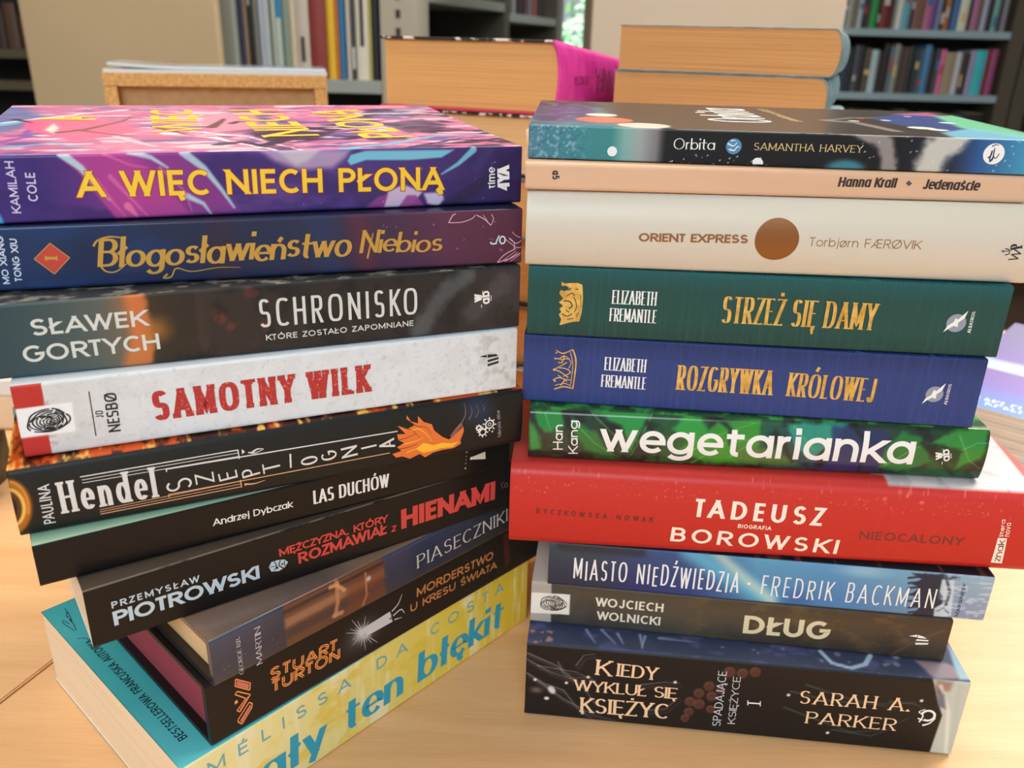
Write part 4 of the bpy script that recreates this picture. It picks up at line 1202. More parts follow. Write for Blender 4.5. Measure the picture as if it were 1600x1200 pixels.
bk.text('publisher_lettering', 'litera', (1565, 835), (1568.5, 809), (1558, 834), dict(w=.15, sp=.14), CREAM)
bk.text('publisher_lettering', 'nova', (1574, 835), (1577.5, 814), (1566.5, 834), dict(w=.15, sp=.14, xh=.8), CREAM)

# ---- green leaf book
def p_weget(k):
    k.on('all').fill((28, 48, 30))
    k.on('spine').gradpx([(825, (34, 40, 32)), (1000, (34, 70, 40)), (1130, (34, 86, 40)), (1210, (34, 78, 62)), (1300, (38, 50, 84)), (1350, (34, 52, 44)), (1540, (24, 60, 30))])
    k.noise(9, 8, (24, 26, 24), .45, .65, 3, .8)
    k.noise(12, 10, (30, 92, 40), .5, .7, 11, .6)
    for pl, c_ in (([(826, 652), (842, 676), (846, 700), (828, 700)], (44, 150, 62)), ([(836, 640), (880, 640), (880, 665), (850, 672), (838, 660)], (40, 142, 60)), ([(892, 650), (930, 672), (960, 712), (915, 700), (895, 670)], (36, 116, 48)), ([(920, 640), (970, 662), (985, 700), (1010, 655), (1020, 645), (980, 640)], (42, 150, 66)),
                   ([(1050, 668), (1075, 645), (1095, 655), (1120, 690), (1080, 690)], (48, 158, 58)), ([(1060, 700), (1120, 660), (1190, 655), (1180, 722), (1100, 722)], (56, 148, 42)), ([(1140, 690), (1210, 700), (1250, 726), (1150, 722)], (74, 112, 50)), ([(1230, 662), (1330, 660), (1300, 690), (1262, 715), (1240, 690)], (46, 150, 124)),
                   ([(1300, 665), (1390, 672), (1370, 735), (1290, 735)], (40, 44, 96)), ([(1378, 700), (1410, 672), (1440, 680), (1452, 720), (1400, 735), (1370, 728)], (40, 120, 52)), ([(1452, 690), (1500, 670), (1546, 672), (1530, 712), (1490, 730), (1500, 700)], (52, 142, 52)), ([(1420, 740), (1500, 735), (1530, 745)], (30, 84, 40))):
        k.poly(pl, c_, 1.2, .85, 1.0, 5)
    for q in ([(895, 655), (930, 690), (965, 712)], [(925, 645), (985, 700)], [(1020, 645), (985, 710)], [(1062, 715), (1110, 680), (1180, 660)], [(1080, 722), (1130, 690), (1190, 680)], [(1380, 725), (1420, 700), (1448, 690)], [(1500, 700), (1525, 690), (1545, 690)], [(1498, 680), (1510, 715), (1528, 730)], [(852, 645), (860, 668)], [(1240, 665), (1270, 700)], [(1140, 710), (1170, 690)]):
        k.stroke(q, .5, (110, 196, 104), .35, .65, .2)
    for q in ([(880, 640), (892, 670), (890, 712)], [(1012, 660), (1030, 690), (1026, 720)], [(1120, 650), (1140, 668), (1138, 690)], [(1440, 690), (1470, 720), (1490, 745)], [(1330, 655), (1350, 690), (1340, 735)], [(1222, 690), (1236, 720)]):
        k.stroke(q, 2.4, (24, 28, 24), 1, .8, 1)
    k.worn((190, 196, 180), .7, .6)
    k.on('top').fill((46, 84, 50))
    k.noise(6, 6, (80, 170, 84), .45, .7, 3, .9)
bk = Book('hardcover_book', 'book with leafy green spine and big white lowercase lettering, lying on the red book', .0081, .3399, -.049, .1994, .0246, .138, .1336,
          p_weget, rough=.22, coat=.4, pages=((226, 206, 176), (240, 222, 194)), topres=2, bulge=.0022, group=RIGHT, edge=2.0)
bk.text('author_lettering', 'Han', (879.5, 700), (879.5, 661), (864, 700.8), dict(w=.13, sp=.12, xh=.66), WHITE)
bk.text('author_lettering', 'Kang', (902.7, 707), (902.7, 655), (888, 707.5), dict(w=.13, sp=.12, xh=.66), WHITE)
bk.text('title_lettering', 'wegetarianka', (937, 702), (1422, 722.5), (936, 655), dict(w=.165, h=.155, sp=.10, xh=.70), WHITE)
wab(bk, 1470, 708, 0, 0, 11, WHITE)

# ---- two ribbed books with crowns
def p_rib(base, lo, hi):
    def f(k):
        k.on('all').fill(base)
        k.on('spine').grad([(0, lo), (9, base), (22, base), (30, hi)], 1)
        k.noise(.55, 40, tuple(v * 1.22 for v in base), .5, .8, 3, .35, 2)
        k.on('top').fill(hi)
        k.noise(8, 2, (60, 130, 160), .6, .7, 3, .6)
    return f
def crown(b, pts, mt, extra, mt2):
    b.art('crown_emblem', mt, polys=[pts])
    b.art('crown_emblem', mt2, strokes=extra, lift=.00014)
RIBP = dict(rough=.5, ribs=.55, pages=((226, 206, 176), (240, 222, 194)), group=RIGHT, edge=1.0)
FOIL = noise_mat('gold foil print', (196, 150, 62), (228, 186, 96), 240, (1, 1, 1), .42, 0, 2)
FOIL.node_tree.nodes['Principled BSDF'].inputs['Metallic'].default_value = .35
bk = Book('paperback_book', 'royal blue ribbed paperback with an outlined gold crown and gold title', .0048, .3470, -.088, .1946, .0316, .138, .1587, p_rib((46, 62, 118), (40, 58, 116), (34, 50, 100)), **RIBP)
CT = dict(w=.125, h=.045, sp=.06, serif=.028, sq=2.6)
CN = dict(w=.115, h=.045, sp=.05, serif=.022, sq=2.8)
bk.text('author_lettering', 'ELIZABETH', (943.5, 578), (1009, 582), (943.5, 557.5), CN, WHITE)
bk.text('author_lettering', 'FREMANTLE', (938.5, 604), (1009.5, 608.5), (938.5, 585), CN, WHITE)
bk.text('title_lettering', 'ROZGRYWKA', (1055, 608.5), (1207, 617.5), (1055, 570), CT, FOIL)
bk.text('title_lettering', 'KRÓLOWEJ', (1227, 618.5), (1364.5, 628.5), (1227, 581.5), CT, FOIL)
cro = [(868, 546), (876, 550), (886, 549), (894, 545), (899, 549), (897, 562), (900, 566), (898, 590), (895, 606), (886, 606), (878, 604), (868, 609), (866, 602), (874, 601)]
bk.art('crown_emblem', FOIL, strokes=[([(869, 547), (880, 552), (895, 546)], .5), ([(895, 546), (900, 566), (895, 607)], .6), ([(891, 550), (895, 570), (891, 604)], .35), ([(866, 608), (880, 604), (895, 607)], .6), ([(867, 602), (882, 599), (890, 602)], .35),
       ([(866, 560), (874, 560), (882, 556), (878, 566), (872, 566)], .5), ([(864, 578), (872, 574), (886, 566)], .5), ([(864, 578), (874, 580), (888, 590)], .5), ([(864, 594), (872, 590), (882, 593), (876, 602)], .5), ([(870, 574), (884, 576), (891, 582), (880, 588)], .45),
       ([(868, 552), (873, 549)], .5), ([(872, 586), (886, 596)], .4), ([(874, 562), (890, 560)], .4), ([(884, 556), (892, 566), (888, 576)], .35), ([(882, 592), (892, 594)], .35)], discs=[((866, 577), .5), ((868, 560), .45), ((867, 595), .45)])
GREYP = mat('grey print', (140, 148, 160), .6)
def albatros(b, c, r_, bird, t0, t1, th):
    b.art('publisher_emblem', GREYP, discs=[(c, r_)])
    b.art('publisher_emblem', WHITE, polys=bird, lift=.00013)
    b.text('publisher_lettering', 'ALBATROS', t0, t1, th, dict(w=.22, h=.09, sp=.12, serif=.02), WHITE)
albatros(bk, (1460, 616), 3.6, [[(1440, 631), (1446, 622), (1455, 617), (1459, 609), (1463, 611), (1476, 600), (1478, 599), (1472, 610), (1463, 616), (1462, 623), (1456, 621), (1447, 626)]], (1479, 632.5), (1487, 600), (1474.5, 631.5))
bk = Book('paperback_book', 'bottle green ribbed paperback with a solid gold crown and gold title', .0057, .3458, -.073, .1973, .0307, .138, .1907, p_rib((30, 72, 66), (30, 62, 54), (24, 84, 86)), topres=2, **RIBP)
bk.text('author_lettering', 'ELIZABETH', (955.5, 474.5), (1025.5, 477.5), (955.5, 453), CN, WHITE)
bk.text('author_lettering', 'FREMANTLE', (951.5, 501.5), (1026, 505), (951.5, 481), CN, WHITE)
bk.text('title_lettering', 'STRZEŻ SIĘ DAMY', (1125, 504), (1367, 516), (1126, 462.5), CT, FOIL)
crown(bk, [(877, 440), (884, 443), (892, 442), (903, 442), (910, 445), (911, 464), (909, 488), (905, 502), (893, 503), (882, 506), (874, 508), (877, 499), (873, 491), (877, 487), (874, 482), (880, 478), (873, 472), (880, 467), (874, 458), (876, 453), (883, 455), (890, 450), (884, 446), (878, 447)], FOIL,
      [([(881, 470), (890, 471), (894, 478), (889, 482)], .55), ([(880, 449), (888, 453), (892, 450)], .5), ([(886, 462), (894, 458), (898, 462)], .4), ([(899, 452), (904, 452)], .4), ([(878, 490), (886, 494), (894, 490)], .45), ([(897, 464), (901, 478), (897, 488)], .35), ([(886, 499), (896, 497)], .35), ([(907, 460), (908, 480)], .25), ([(900, 496), (904, 488)], .3), ([(884, 484), (889, 488)], .4)],
      mat('dark green print', (24, 56, 52), .6))
albatros(bk, (1494, 504.8), 3.9, [[(1473.5, 519), (1480, 509), (1490, 503), (1493, 497), (1497, 499), (1511, 487), (1513, 485.5), (1507, 497), (1497, 504), (1496, 511), (1490, 509), (1481, 514)]], (1516, 520.5), (1524, 486.7), (1511, 519.5))

# ---- pale hardcover with brown disc
def p_orient(k):
    k.on('all').fill((214, 208, 194))
    k.on('spine').fill((204, 196, 180))
    k.noise(60, 20, (206, 194, 176), .45, .75, 3, .4)
bk = Book('hardcover_book', 'pale cream book with a round brown disc between brown capitals and a thin-lettered name', .0041, .3443, -.045, .2042, .0314, .140, .2218, p_orient, rough=.33, bulge=.0050, pages=((226, 206, 176), (240, 222, 194)), group=RIGHT, edge=1.4)
BROWN = mat('brown print', (142, 88, 40), .45)
bk.text('title_lettering', 'ORIENT EXPRESS', (996, 373.2), (1164, 376), (996, 360), dict(w=.25, h=.2, sp=.09), BROWN)
bk.art('brown_disc', mat('brown foil', (136, 84, 34), .36, .25), discs=[((1209.3, 370.5), 8.75, 8.6)])
bk.text('author_lettering', 'Torbjørn FÆRØVIK', (1257.5, 380.3), (1431, 385.5), (1257.5, 366.5), dict(w=.085, sp=.13, xh=.7), BROWN)
bk.text('publisher_emblem', 'W', (1580, 405), (1588, 387), (1567, 401), dict(w=.13, h=.1, sp=.05), BLACKP)
bk.text('publisher_emblem', 'P', (1587.5, 384), (1587.5, 373.5), (1569, 384), dict(w=.2, h=.08, sp=.05, serif=.06), BLACKP)
bk.art('publisher_emblem', BLACKP, strokes=[([(1555, 388), (1566, 388)], .3), ([(1561, 384), (1567, 386), (1567, 392), (1561, 394)], .4), ([(1558, 386), (1558, 391)], .3)])

# ---- thin salmon book
def p_krall(k):
    k.on('all').fill((216, 178, 148))
    k.on('spine').fill((214, 174, 142))
    k.noise(50, 20, (206, 164, 132), .45, .75, 3, .5)
bk = Book('paperback_book', 'thin salmon beige paperback with bold black italic lettering', .0031, .3407, -.006, .2008, .0107, .138, .2535, p_krall, rough=.5, pages=((226, 206, 176), (240, 222, 194)), group=RIGHT, edge=1.6)
IMP = dict(w=.24, h=.16, sp=.05, xh=.78, slant=.1, sq=3)
INKB = mat('ink brown print', (46, 32, 30), .55)
bk.text('author_lettering', 'Hanna Krall', (1308.5, 291.7), (1399, 293.3), (1309, 276.5), IMP, INKB)
bk.text('title_lettering', 'Jedenaście', (1440.5, 295.3), (1529, 298), (1441.5, 280), IMP, INKB)
bk.art('diamond_mark', mat('slate print', (70, 74, 80), .5), polys=[[(1420, 282), (1425, 286.5), (1420, 291), (1415, 286.5)]])
bk.text('publisher_emblem', 'a5', (863, 266.5), (863, 280.5), (874, 266.5), dict(w=.22, h=.18, sp=.1, xh=.78), BLACKP)

# ---- space book on top
def p_orbita(k):
    k.on('all').fill((34, 32, 34))
    k.on('spine').fill((22, 20, 21))
    k.poly([(820, 190), (990, 200), (985, 262), (820, 255)], (60, 128, 132), 1.5)
    k.gradpx([(826, (78, 124, 140)), (900, (58, 128, 136)), (955, (60, 130, 130)), (975, (122, 166, 160)), (1000, (150, 158, 156)), (1026, (120, 116, 116)), (1040, (23, 21, 22)), (1400, (21, 20, 22)), (1490, (34, 40, 60)), (1530, (44, 84, 140)), (1600, (66, 140, 174))])
    k.noise(1.3, 1.3, (150, 176, 188), .55, .66, 3, .7, where=1 - sstep(16, 27, k.U))
    k.noise(1.1, 1.1, (52, 86, 112), .58, .7, 7, .6, where=1 - sstep(14, 30, k.U))
    k.stroke([(1342, 200), (1385, 225), (1390, 265)], 6, (150, 142, 138), 1.4, .9, wob=1.5, seed=3)
    k.stroke([(1500, 205), (1465, 235), (1448, 268)], 11, (196, 194, 184), 2.2, .95, wob=1.5, seed=5)
    k.blob((1320, 264), 9, 4.2, (62, 130, 148), .5, .9)
    k.specks(36, .12, .3, (226, 226, 226), [(1040, 255), (1200, 245)], 4, .9)
    k.specks(30, .12, .3, (220, 226, 232), [(1340, 262), (1600, 215)], 5, .8)
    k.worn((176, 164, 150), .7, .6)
    k.on('top').fill((58, 50, 46))
    k.poly([(815, 205), (1000, 205), (960, 185), (940, 168), (830, 164)], (70, 112, 128), 3)
    k.poly([(840, 190), (940, 186), (920, 164), (830, 164)], (86, 66, 108), 3, .9)
    k.noise(4, 4, (140, 130, 160), .55, .7, 3, .6, where=1 - sstep(22, 40, k.U))
    k.blob((944, 187), 13, 13, (226, 112, 84), .12)
    k.blob((940, 179.5), 7.5, 7.5, (226, 224, 214), .12)
    k.blob((1006, 196), 11.5, 11, (222, 212, 196), .15)
    k.stroke([(1290, 188), (1340, 192), (1400, 205)], 6, (150, 138, 130), 1.5, .9)
    k.stroke([(1290, 188), (1330, 184), (1370, 184)], 4, (140, 128, 122), 1.5, .8)
    k.poly([(1362, 185), (1400, 178), (1470, 182), (1520, 200), (1560, 220), (1480, 205), (1400, 195)], (58, 76, 140), 2.5, .95)
    k.poly([(1390, 178), (1450, 176), (1480, 183), (1420, 180)], (196, 104, 150), 2.5, .9)
    k.poly([(1460, 182), (1490, 180), (1620, 212), (1600, 216), (1500, 200)], (120, 206, 160), 2.5, .95)
    k.poly([(1470, 207), (1520, 200), (1620, 216), (1600, 222), (1490, 216)], (130, 196, 220), 2.5, .9)
    for x0, y0, rx, c_ in ((1334, 189, 10, (228, 228, 222)), (1344, 185, 8, (214, 78, 64)), (1384, 188, 9, (226, 232, 236)), (1418, 182, 7, (222, 226, 236)), (1480, 192, 14, (222, 236, 228)), (1440, 200, 22, (214, 228, 200)), (1466, 203, 16, (226, 232, 228))):
        k.blob((x0, y0), rx / 3.6, rx / 3.6, c_, .15)
bk = Book('paperback_book', 'dark starry paperback with teal moonscape ends, topmost of the right stack', .0040, .3506, -.060, .2091, .0133, .126, .2646, p_orbita, rough=.3, coat=.1, lift=.0016, topres=.8,
          pages=((226, 206, 176), (240, 222, 194)), group=RIGHT, edge=.8)
bk.text('title_lettering', 'O', (1052, 233), (1069, 233.3), (1051.5, 216), dict(w=.1, h=.04, sp=.06), WHITE)
bk.text('title_lettering', 'rbita', (1071, 233.4), (1116.5, 234.2), (1070.5, 216), dict(w=.12, h=.05, sp=.08, xh=.62), WHITE)
bk.text('author_lettering', 'SAMANTHA HARVEY', (1177, 234.3), (1347.5, 238.5), (1177.5, 223), dict(w=.12, h=.06, sp=.16, serif=.05), mat('pale gold print', (216, 186, 128), .5))
bk.art('globe_picture', mat('globe blue print', (70, 130, 168), .5), discs=[((1146.5, 228.7), 3.05)])
bk.art('globe_clouds', mat('cloud print', (214, 222, 222), .5), strokes=[([(1137, 224), (1146, 228), (1152, 222)], .7, .2), ([(1139, 233), (1147, 235), (1152, 229), (1156, 231)], .7, .2), ([(1142, 220), (1150, 219)], .6, .2)], lift=.00014)
bk.art('white_moon', WHITE, discs=[((956.5, 236.5), 1.95)])
bk.art('white_moon', WHITE, polys=[[(1175.5, 256.3), (1176, 250.5), (1180, 247), (1184, 246.3), (1189, 248), (1192, 252), (1192, 256.8)]])
bk.art('publisher_emblem', WHITE, discs=[((1552.7, 240.5), 4.0)])
bk.art('publisher_emblem', mat('deep blue print', (30, 46, 78), .5), strokes=[([(1543, 247), (1548, 243), (1550, 236), (1546, 250), (1551, 246), (1554, 232), (1552, 244), (1556, 247), (1561, 240)], .55, .35), ([(1550, 229), (1556, 226), (1561, 227)], .5, .2), ([(1545, 253), (1549, 251), (1552, 247)], .5, .2)], lift=.00014)
bk.text('cover_title_lettering', 'Orbita', (1212, 193), (1160, 171), (1116, 193), dict(w=.12, h=.06, sp=.08, xh=.66), WHITE, face='top', lift=.00012)
bk.text('cover_author_lettering', 'SAMANTHA HARVEY', (1255, 191), (1195, 171), (1240, 191), dict(w=.14, h=.09, sp=.1), mat('pale gold print', (216, 186, 128), .5), face='top', lift=.00012)

# ================================================================== TABLES
def wood(name, c1, c2, rz=0.0):
    mt = bpy.data.materials.new(name)
    mt.use_nodes = True
    N, K = mt.node_tree.nodes, mt.node_tree.links
    b = N['Principled BSDF']
    tc = N.new('ShaderNodeTexCoord')
    mp = N.new('ShaderNodeMapping')
    mp.inputs['Rotation'].default_value = (0, 0, rz)
    mp.inputs['Scale'].default_value = (1.2, 14, 1)
    n1 = N.new('ShaderNodeTexNoise'); n1.inputs['Scale'].default_value = 4; n1.inputs['Detail'].default_value = 5; n1.inputs['Distortion'].default_value = .6
    mp2 = N.new('ShaderNodeMapping')
    mp2.inputs['Rotation'].default_value = (0, 0, rz)
    mp2.inputs['Scale'].default_value = (14, 260, 1)
    n2 = N.new('ShaderNodeTexNoise'); n2.inputs['Scale'].default_value = 3; n2.inputs['Detail'].default_value = 2
    ad = N.new('ShaderNodeMath'); ad.operation = 'MULTIPLY_ADD'; ad.inputs[1].default_value = .35
    rp = N.new('ShaderNodeValToRGB')
    rp.color_ramp.elements[0].position = .42; rp.color_ramp.elements[0].color = L4(c1)
    rp.color_ramp.elements[1].position = .88; rp.color_ramp.elements[1].color = L4(c2)
    K.new(tc.outputs['Object'], mp.inputs['Vector']); K.new(tc.outputs['Object'], mp2.inputs['Vector'])
    K.new(mp.outputs['Vector'], n1.inputs['Vector']); K.new(mp2.outputs['Vector'], n2.inputs['Vector'])
    K.new(n2.outputs['Fac'], ad.inputs[0]); K.new(n1.outputs['Fac'], ad.inputs[2])
    K.new(ad.outputs['Value'], rp.inputs['Fac']); K.new(rp.outputs['Color'], b.inputs['Base Color'])
    b.inputs['Roughness'].default_value = .42
    return mt
WOOD = wood('beech table veneer', (216, 164, 112), (232, 186, 136), -.5)
EDGE = noise_mat('beech edge band', (176, 126, 72), (196, 146, 90), 30, (1, 8, 1), .5)
STEEL = mat('grey table steel', (120, 122, 124), .4, .6)
sl = .352
def tabletop(root, q):
    bm = bmesh.new()
    lo = [bm.verts.new((x, y, -.025)) for x, y in q]
    hi = [bm.verts.new((x, y, 0)) for x, y in q]
    bm.faces.new(lo[::-1]); bm.faces.new(hi)
    for i in range(4):
        bm.faces.new((lo[i], lo[(i + 1) % 4], hi[(i + 1) % 4], hi[i]))
    bmesh.ops.bevel(bm, geom=list(bm.edges), offset=.0008, segments=2, affect='EDGES')
    me = bpy.data.meshes.new('tabletop'); bm.to_mesh(me); bm.free()
    link('tabletop', me, WOOD, root)
    for x, y in q:
        cx, cy = sum(p[0] for p in q) / 4, sum(p[1] for p in q) / 4
        fx, fy = cx + (x - cx) * .88, cy + (y - cy) * .88
        boxes('leg', [((fx - .02, fy - .02, -.745), (fx + .02, fy + .02, -.0255))], STEEL, root, .003)
sx = lambda y: -.2485 + sl * (y - .3216)
r1 = empty('table', (0, 0, 0), 0, 'beech library table carrying the two front book stacks', 'table')
tabletop(r1, [(sx(-.35) + .0008, -.35), (1.05, -.35), (1.05, .97), (sx(.97) + .0008, .97)])
r2 = empty('table', (0, 0, 0), 0, 'beech table at the left edge, behind the seam', 'table')
tabletop(r2, [(-1.3, -.35), (sx(-.35) - .0008, -.35), (sx(1.12) - .0008, 1.12), (-1.3, 1.12)])

# ================================================================== THINGS BEHIND THE STACKS ON THE TABLE
PAGE_OLD = ((206, 146, 84), (226, 170, 106))
PAGE_TAN = ((180, 126, 72), (210, 156, 98))
def simple_book(name, label, loc, rz, W, Dp, T, cover, pages, group, spine=None, kind='paperback', hb=.0022, back=None, sag=0):
    """book lying flat: its page edge faces -y, its rounded spine is at +x"""
    root = empty(name, loc, rz, label, 'book', group)
    th = hb if kind == 'hardcover' else .0006
    ov = .003 if kind == 'hardcover' else 0
    sm = spine or cover
    bm = bmesh.new()
    n = 10
    ring_o, ring_i = [], []
    for k in range(n + 1):
        a = -math.pi / 2 + math.pi * k / n
        bx = W + .006 * math.cos(a)
        ring_o.append((bx, T / 2 + T / 2 * math.sin(a)))
        ring_i.append((bx - th * 1.2, T / 2 + (T / 2 - th) * math.sin(a)))
    vo = [[bm.verts.new((x, y, z)) for y in (-ov, Dp + ov)] for x, z in ring_o]
    vi = [[bm.verts.new((x, y, z)) for y in (-ov, Dp + ov)] for x, z in ring_i]
    for k in range(n):
        bm.faces.new((vo[k][0], vo[k + 1][0], vo[k + 1][1], vo[k][1]))
        bm.faces.new((vi[k][1], vi[k + 1][1], vi[k + 1][0], vi[k][0]))
        for e in (0, 1):
            bm.faces.new((vo[k][e], vi[k][e], vi[k + 1][e], vo[k + 1][e]))
    me = bpy.data.meshes.new('spine'); bm.to_mesh(me); bm.free()
    me.shade_smooth()
    sp = link('spine', me, sm, root)
    boxes('front_cover', [((-ov, -ov, T - th), (W, Dp + ov, T))], cover, root, th * .3)
    boxes('back_cover', [((-ov, -ov, 0), (W, Dp + ov, th))], back or cover, root, th * .3)
    bm = bmesh.new()
    prof = [(.001, th + .0001), (W, th + .0001)]
    for k in range(1, 8):
        a = -math.pi / 2 + math.pi * k / 8
        prof.append((W + (.006 - th * 1.5) * math.cos(a), T / 2 + (T / 2 - th - .0001) * math.sin(a)))
    prof += [(W, T - th - .0001), (.001, T - th - .0001)]
    f0 = [bm.verts.new((x, .0006, z)) for x, z in prof]
    f1 = [bm.verts.new((x, Dp - .0006, z)) for x, z in prof]
    bm.faces.new(f0); bm.faces.new(f1[::-1])
    for k in range(len(prof)):
        q = (k + 1) % len(prof)
        bm.faces.new((f0[k], f1[k], f1[q], f0[q]))
    me = bpy.data.meshes.new('page_block'); bm.to_mesh(me); bm.free()
    link('page_block', me, page_mat('aged paper', *pages), root)
    if sag:
        for ch in root.children:
            for v in ch.data.vertices:
                v.co.z *= 1 - sag * max(v.co.y, 0) / Dp
    return root, sp
PINK = noise_mat('magenta cloth', (206, 40, 140), (226, 60, 156), 60, (1, 1, 1), .45)
CRIM = mat('crimson board', (190, 44, 62), .5)
BLKB = noise_mat('black and white speckled board', (24, 22, 24), (214, 204, 200), 90, (1, 4, 1), .5, 0, 2, 0, .5, .56)
STK = 'books in the thick stack behind the gap'
zz_ = .0003
stack = [('thick book with pale page edges, lowest in the stack behind the gap', .058, BLKB, PAGE_OLD), ('tan-edged thick book with brown cover, second from the bottom behind the gap', .05, mat('brown board', (120, 84, 56), .6), PAGE_OLD),
         ('thick book with a dark cover, in the middle of the stack behind the gap', .055, mat('charcoal board', (46, 42, 42), .6), PAGE_OLD), ('thick tan-edged book with a grey cover, third from top behind the gap', .048, mat('grey board', (110, 104, 98), .6), PAGE_OLD),
         ('pale-paged thick book with dark cover, directly under the magenta-spined book', .0455, BLKB, ((214, 164, 108), (232, 186, 132)))]
for i, (lb, T_, cv, pg) in enumerate(stack):
    simple_book('hardcover_book', lb, (-.108 + .004 * (i % 2) - (.006 if i == 4 else 0), .69 + .004 * ((i * 7) % 3), zz_), -.33 + .02 * (i % 3 - 1), .152, .2, T_, cv, pg, STK, None, 'hardcover')
    zz_ += T_ + .0004
rt, spn = simple_book('hardcover_book', 'thick old book with tan pages and curved magenta spine, behind the two front stacks', (-.105, .69, zz_), -.33, .137, .2, .0515, BLKB, PAGE_OLD, STK, PINK, 'hardcover', .002, CRIM, .26)
def spine_text(txt, y0, y1, z0, z1, st):
    A, Fc = layout(txt, st, y1 - y0, z1 - z0)
    V = []
    for u, v, l in A:                                  # printed upside down as the book lies
        z = z1 - v
        a = math.asin(max(-1, min(1, (z - .02575) / .02575)))
        V.append((.137 + .006 * math.cos(a) + .0003 + l * 4e-6, y1 - u, z * (1 - .26 * (y1 - u) / .2)))
    o = mesh('spine_lettering', V, Fc, mat('dark plum print', (110, 24, 66), .5), spn)
spine_text('ŁENNIFA', .098, .185, .013, .036, dict(w=.1, h=.07, sp=.12, sq=3, jit=.08))
spine_text('DONOTA', .032, .075, .021, .028, dict(w=.12, h=.1, sp=.14))

TST = 'tan paperbacks stacked behind the right stack'
BLUE_SP = noise_mat('grey blue mottled cover', (86, 122, 132), (140, 164, 168), 70, (1, 1, 1), .4, 0, 3)
BLUE_S2 = noise_mat('steel blue mottled cover', (84, 104, 130), (170, 184, 196), 60, (1, 1, 1), .4, 0, 2)
zz_ = .0003
tops = []
for i in range(9):
    tops.append((.0305, 'hidden lower'))
labs = ['tan-edged paperback at the bottom of the tan stack behind the right stack', 'tan-edged paperback second from the bottom of the tan stack', 'tan-edged paperback third from the bottom of the tan stack', 'tan-edged paperback fourth from the bottom of the tan stack',
        'tan-edged paperback fifth from the bottom of the tan stack', 'tan-edged paperback sixth from the bottom of the tan stack, mostly hidden', 'tan paperback with steel blue spine, third from the top, just above the starry book', 'tan paperback with pale teal spine, second from the top of the tan stack', 'tan paperback with grey-blue spine, topmost of the tan stack by the beige column']
Ts = [.034, .033, .036, .034, .035, .034, .029, .0278, .0305]
Ts[0] += .321 + .0008 - sum(Ts) - 9 * .0004
for i in range(9):
    dx = [0, .004, -.003, .003, 0, .002, .003, -.002, 0][i]
    w_ = .136 if i != 7 else .134
    if i == 6: w_ = .139
    simple_book('paperback_book', labs[i], (.0705 + dx, .655 + [0, .004, .002, .0, .003, .001, .006, .002, 0][i], zz_), [-.365, -.375, -.36, -.37, -.365, -.375, -.38, -.375, -.37][i], w_ + .011, .2, Ts[i], BLUE_SP if i != 6 else BLUE_S2, PAGE_TAN, TST)
    zz_ += Ts[i] + .0004

# chipboard box with magazines on top
CHIP = noise_mat('chipboard', (176, 128, 70), (212, 166, 104), 260, (1, 1, 1), .8, .3, 3, 0, .3, .7)
FIBRE = noise_mat('fibreboard panel', (168, 130, 88), (182, 142, 98), 120, (1, 1, 1), .8)
bx = empty('chipboard_box', (-.4335, .92, .0003), .25, 'chipboard box with a recessed back panel, under the magazines at upper left', 'box')
W_, H_, B_ = .228, .268, .1
boxes('side_panel', [((0, 0, 0), (.013, B_, H_ - .0135))], CHIP, bx, .0006)
boxes('side_panel', [((W_ - .0135, 0, 0), (W_, B_, H_ - .0135))], CHIP, bx, .0006)
boxes('top_panel', [((0, 0, H_ - .013), (W_, B_, H_))], CHIP, bx, .0006)
boxes('bottom_panel', [((.0135, 0, 0), (W_ - .014, B_, .013))], CHIP, bx, .0006)
boxes('back_panel', [((.0135, .012, .0135), (W_ - .014, .016, H_ - .0135))], FIBRE, bx)
def magazine(label, loc, rz, w_, d_, t_, topc, curl, group, edge=(220, 220, 216), bow=0.0):
    bm = bmesh.new()
    n = 14
    lo, hi = [], []
    for k in range(n + 1):
        x = w_ * k / n
        c = curl * max(0, 1 - k / 5) ** 2 + bow * math.sin(math.pi * k / n)
        lo.append([bm.verts.new((x, y, c)) for y in (0, d_)])
        hi.append([bm.verts.new((x, y, c + t_)) for y in (0, d_)])
    for k in range(n):
        f = bm.faces.new((hi[k][0], hi[k + 1][0], hi[k + 1][1], hi[k][1])); f.material_index = 1
        bm.faces.new((lo[k][1], lo[k + 1][1], lo[k + 1][0], lo[k][0]))
        for e in (0, 1):
            bm.faces.new((lo[k][e], lo[k + 1][e], hi[k + 1][e], hi[k][e]))
    bm.faces.new((lo[0][0], hi[0][0], hi[0][1], lo[0][1])); bm.faces.new((lo[n][1], hi[n][1], hi[n][0], lo[n][0]))
    bmesh.ops.recalc_face_normals(bm, faces=list(bm.faces))
    me = bpy.data.meshes.new('magazine'); bm.to_mesh(me); bm.free()
    o = link('magazine', me, noise_mat('glossy paper edge', edge, tuple(v * .86 for v in edge), 1, (4, 4, 1500), .5), None)
    me.materials.append(topc)
    o.location = loc; o.rotation_euler = (0, 0, rz)
    return tag(o, label, 'magazine', group)
MG = 'magazines on the chipboard box'
zb = .0003 + H_ + .0003
magazine('white glossy magazine lying flat on the chipboard box', (-.432, .921, zb), .25, .227, .095, .0035, mat('white gloss', (214, 220, 226), .2, 0, .3), .0, MG)
magazine('grey-blue glossy magazine with a curling left corner, on top of the chipboard box', (-.429, .926, zb + .0038), .26, .222, .09, .003, noise_mat('grey blue gloss', (90, 104, 122), (196, 206, 216), 14, (1, 3, 1), .2, 0, 2, .4), .0035, MG, (206, 212, 216))

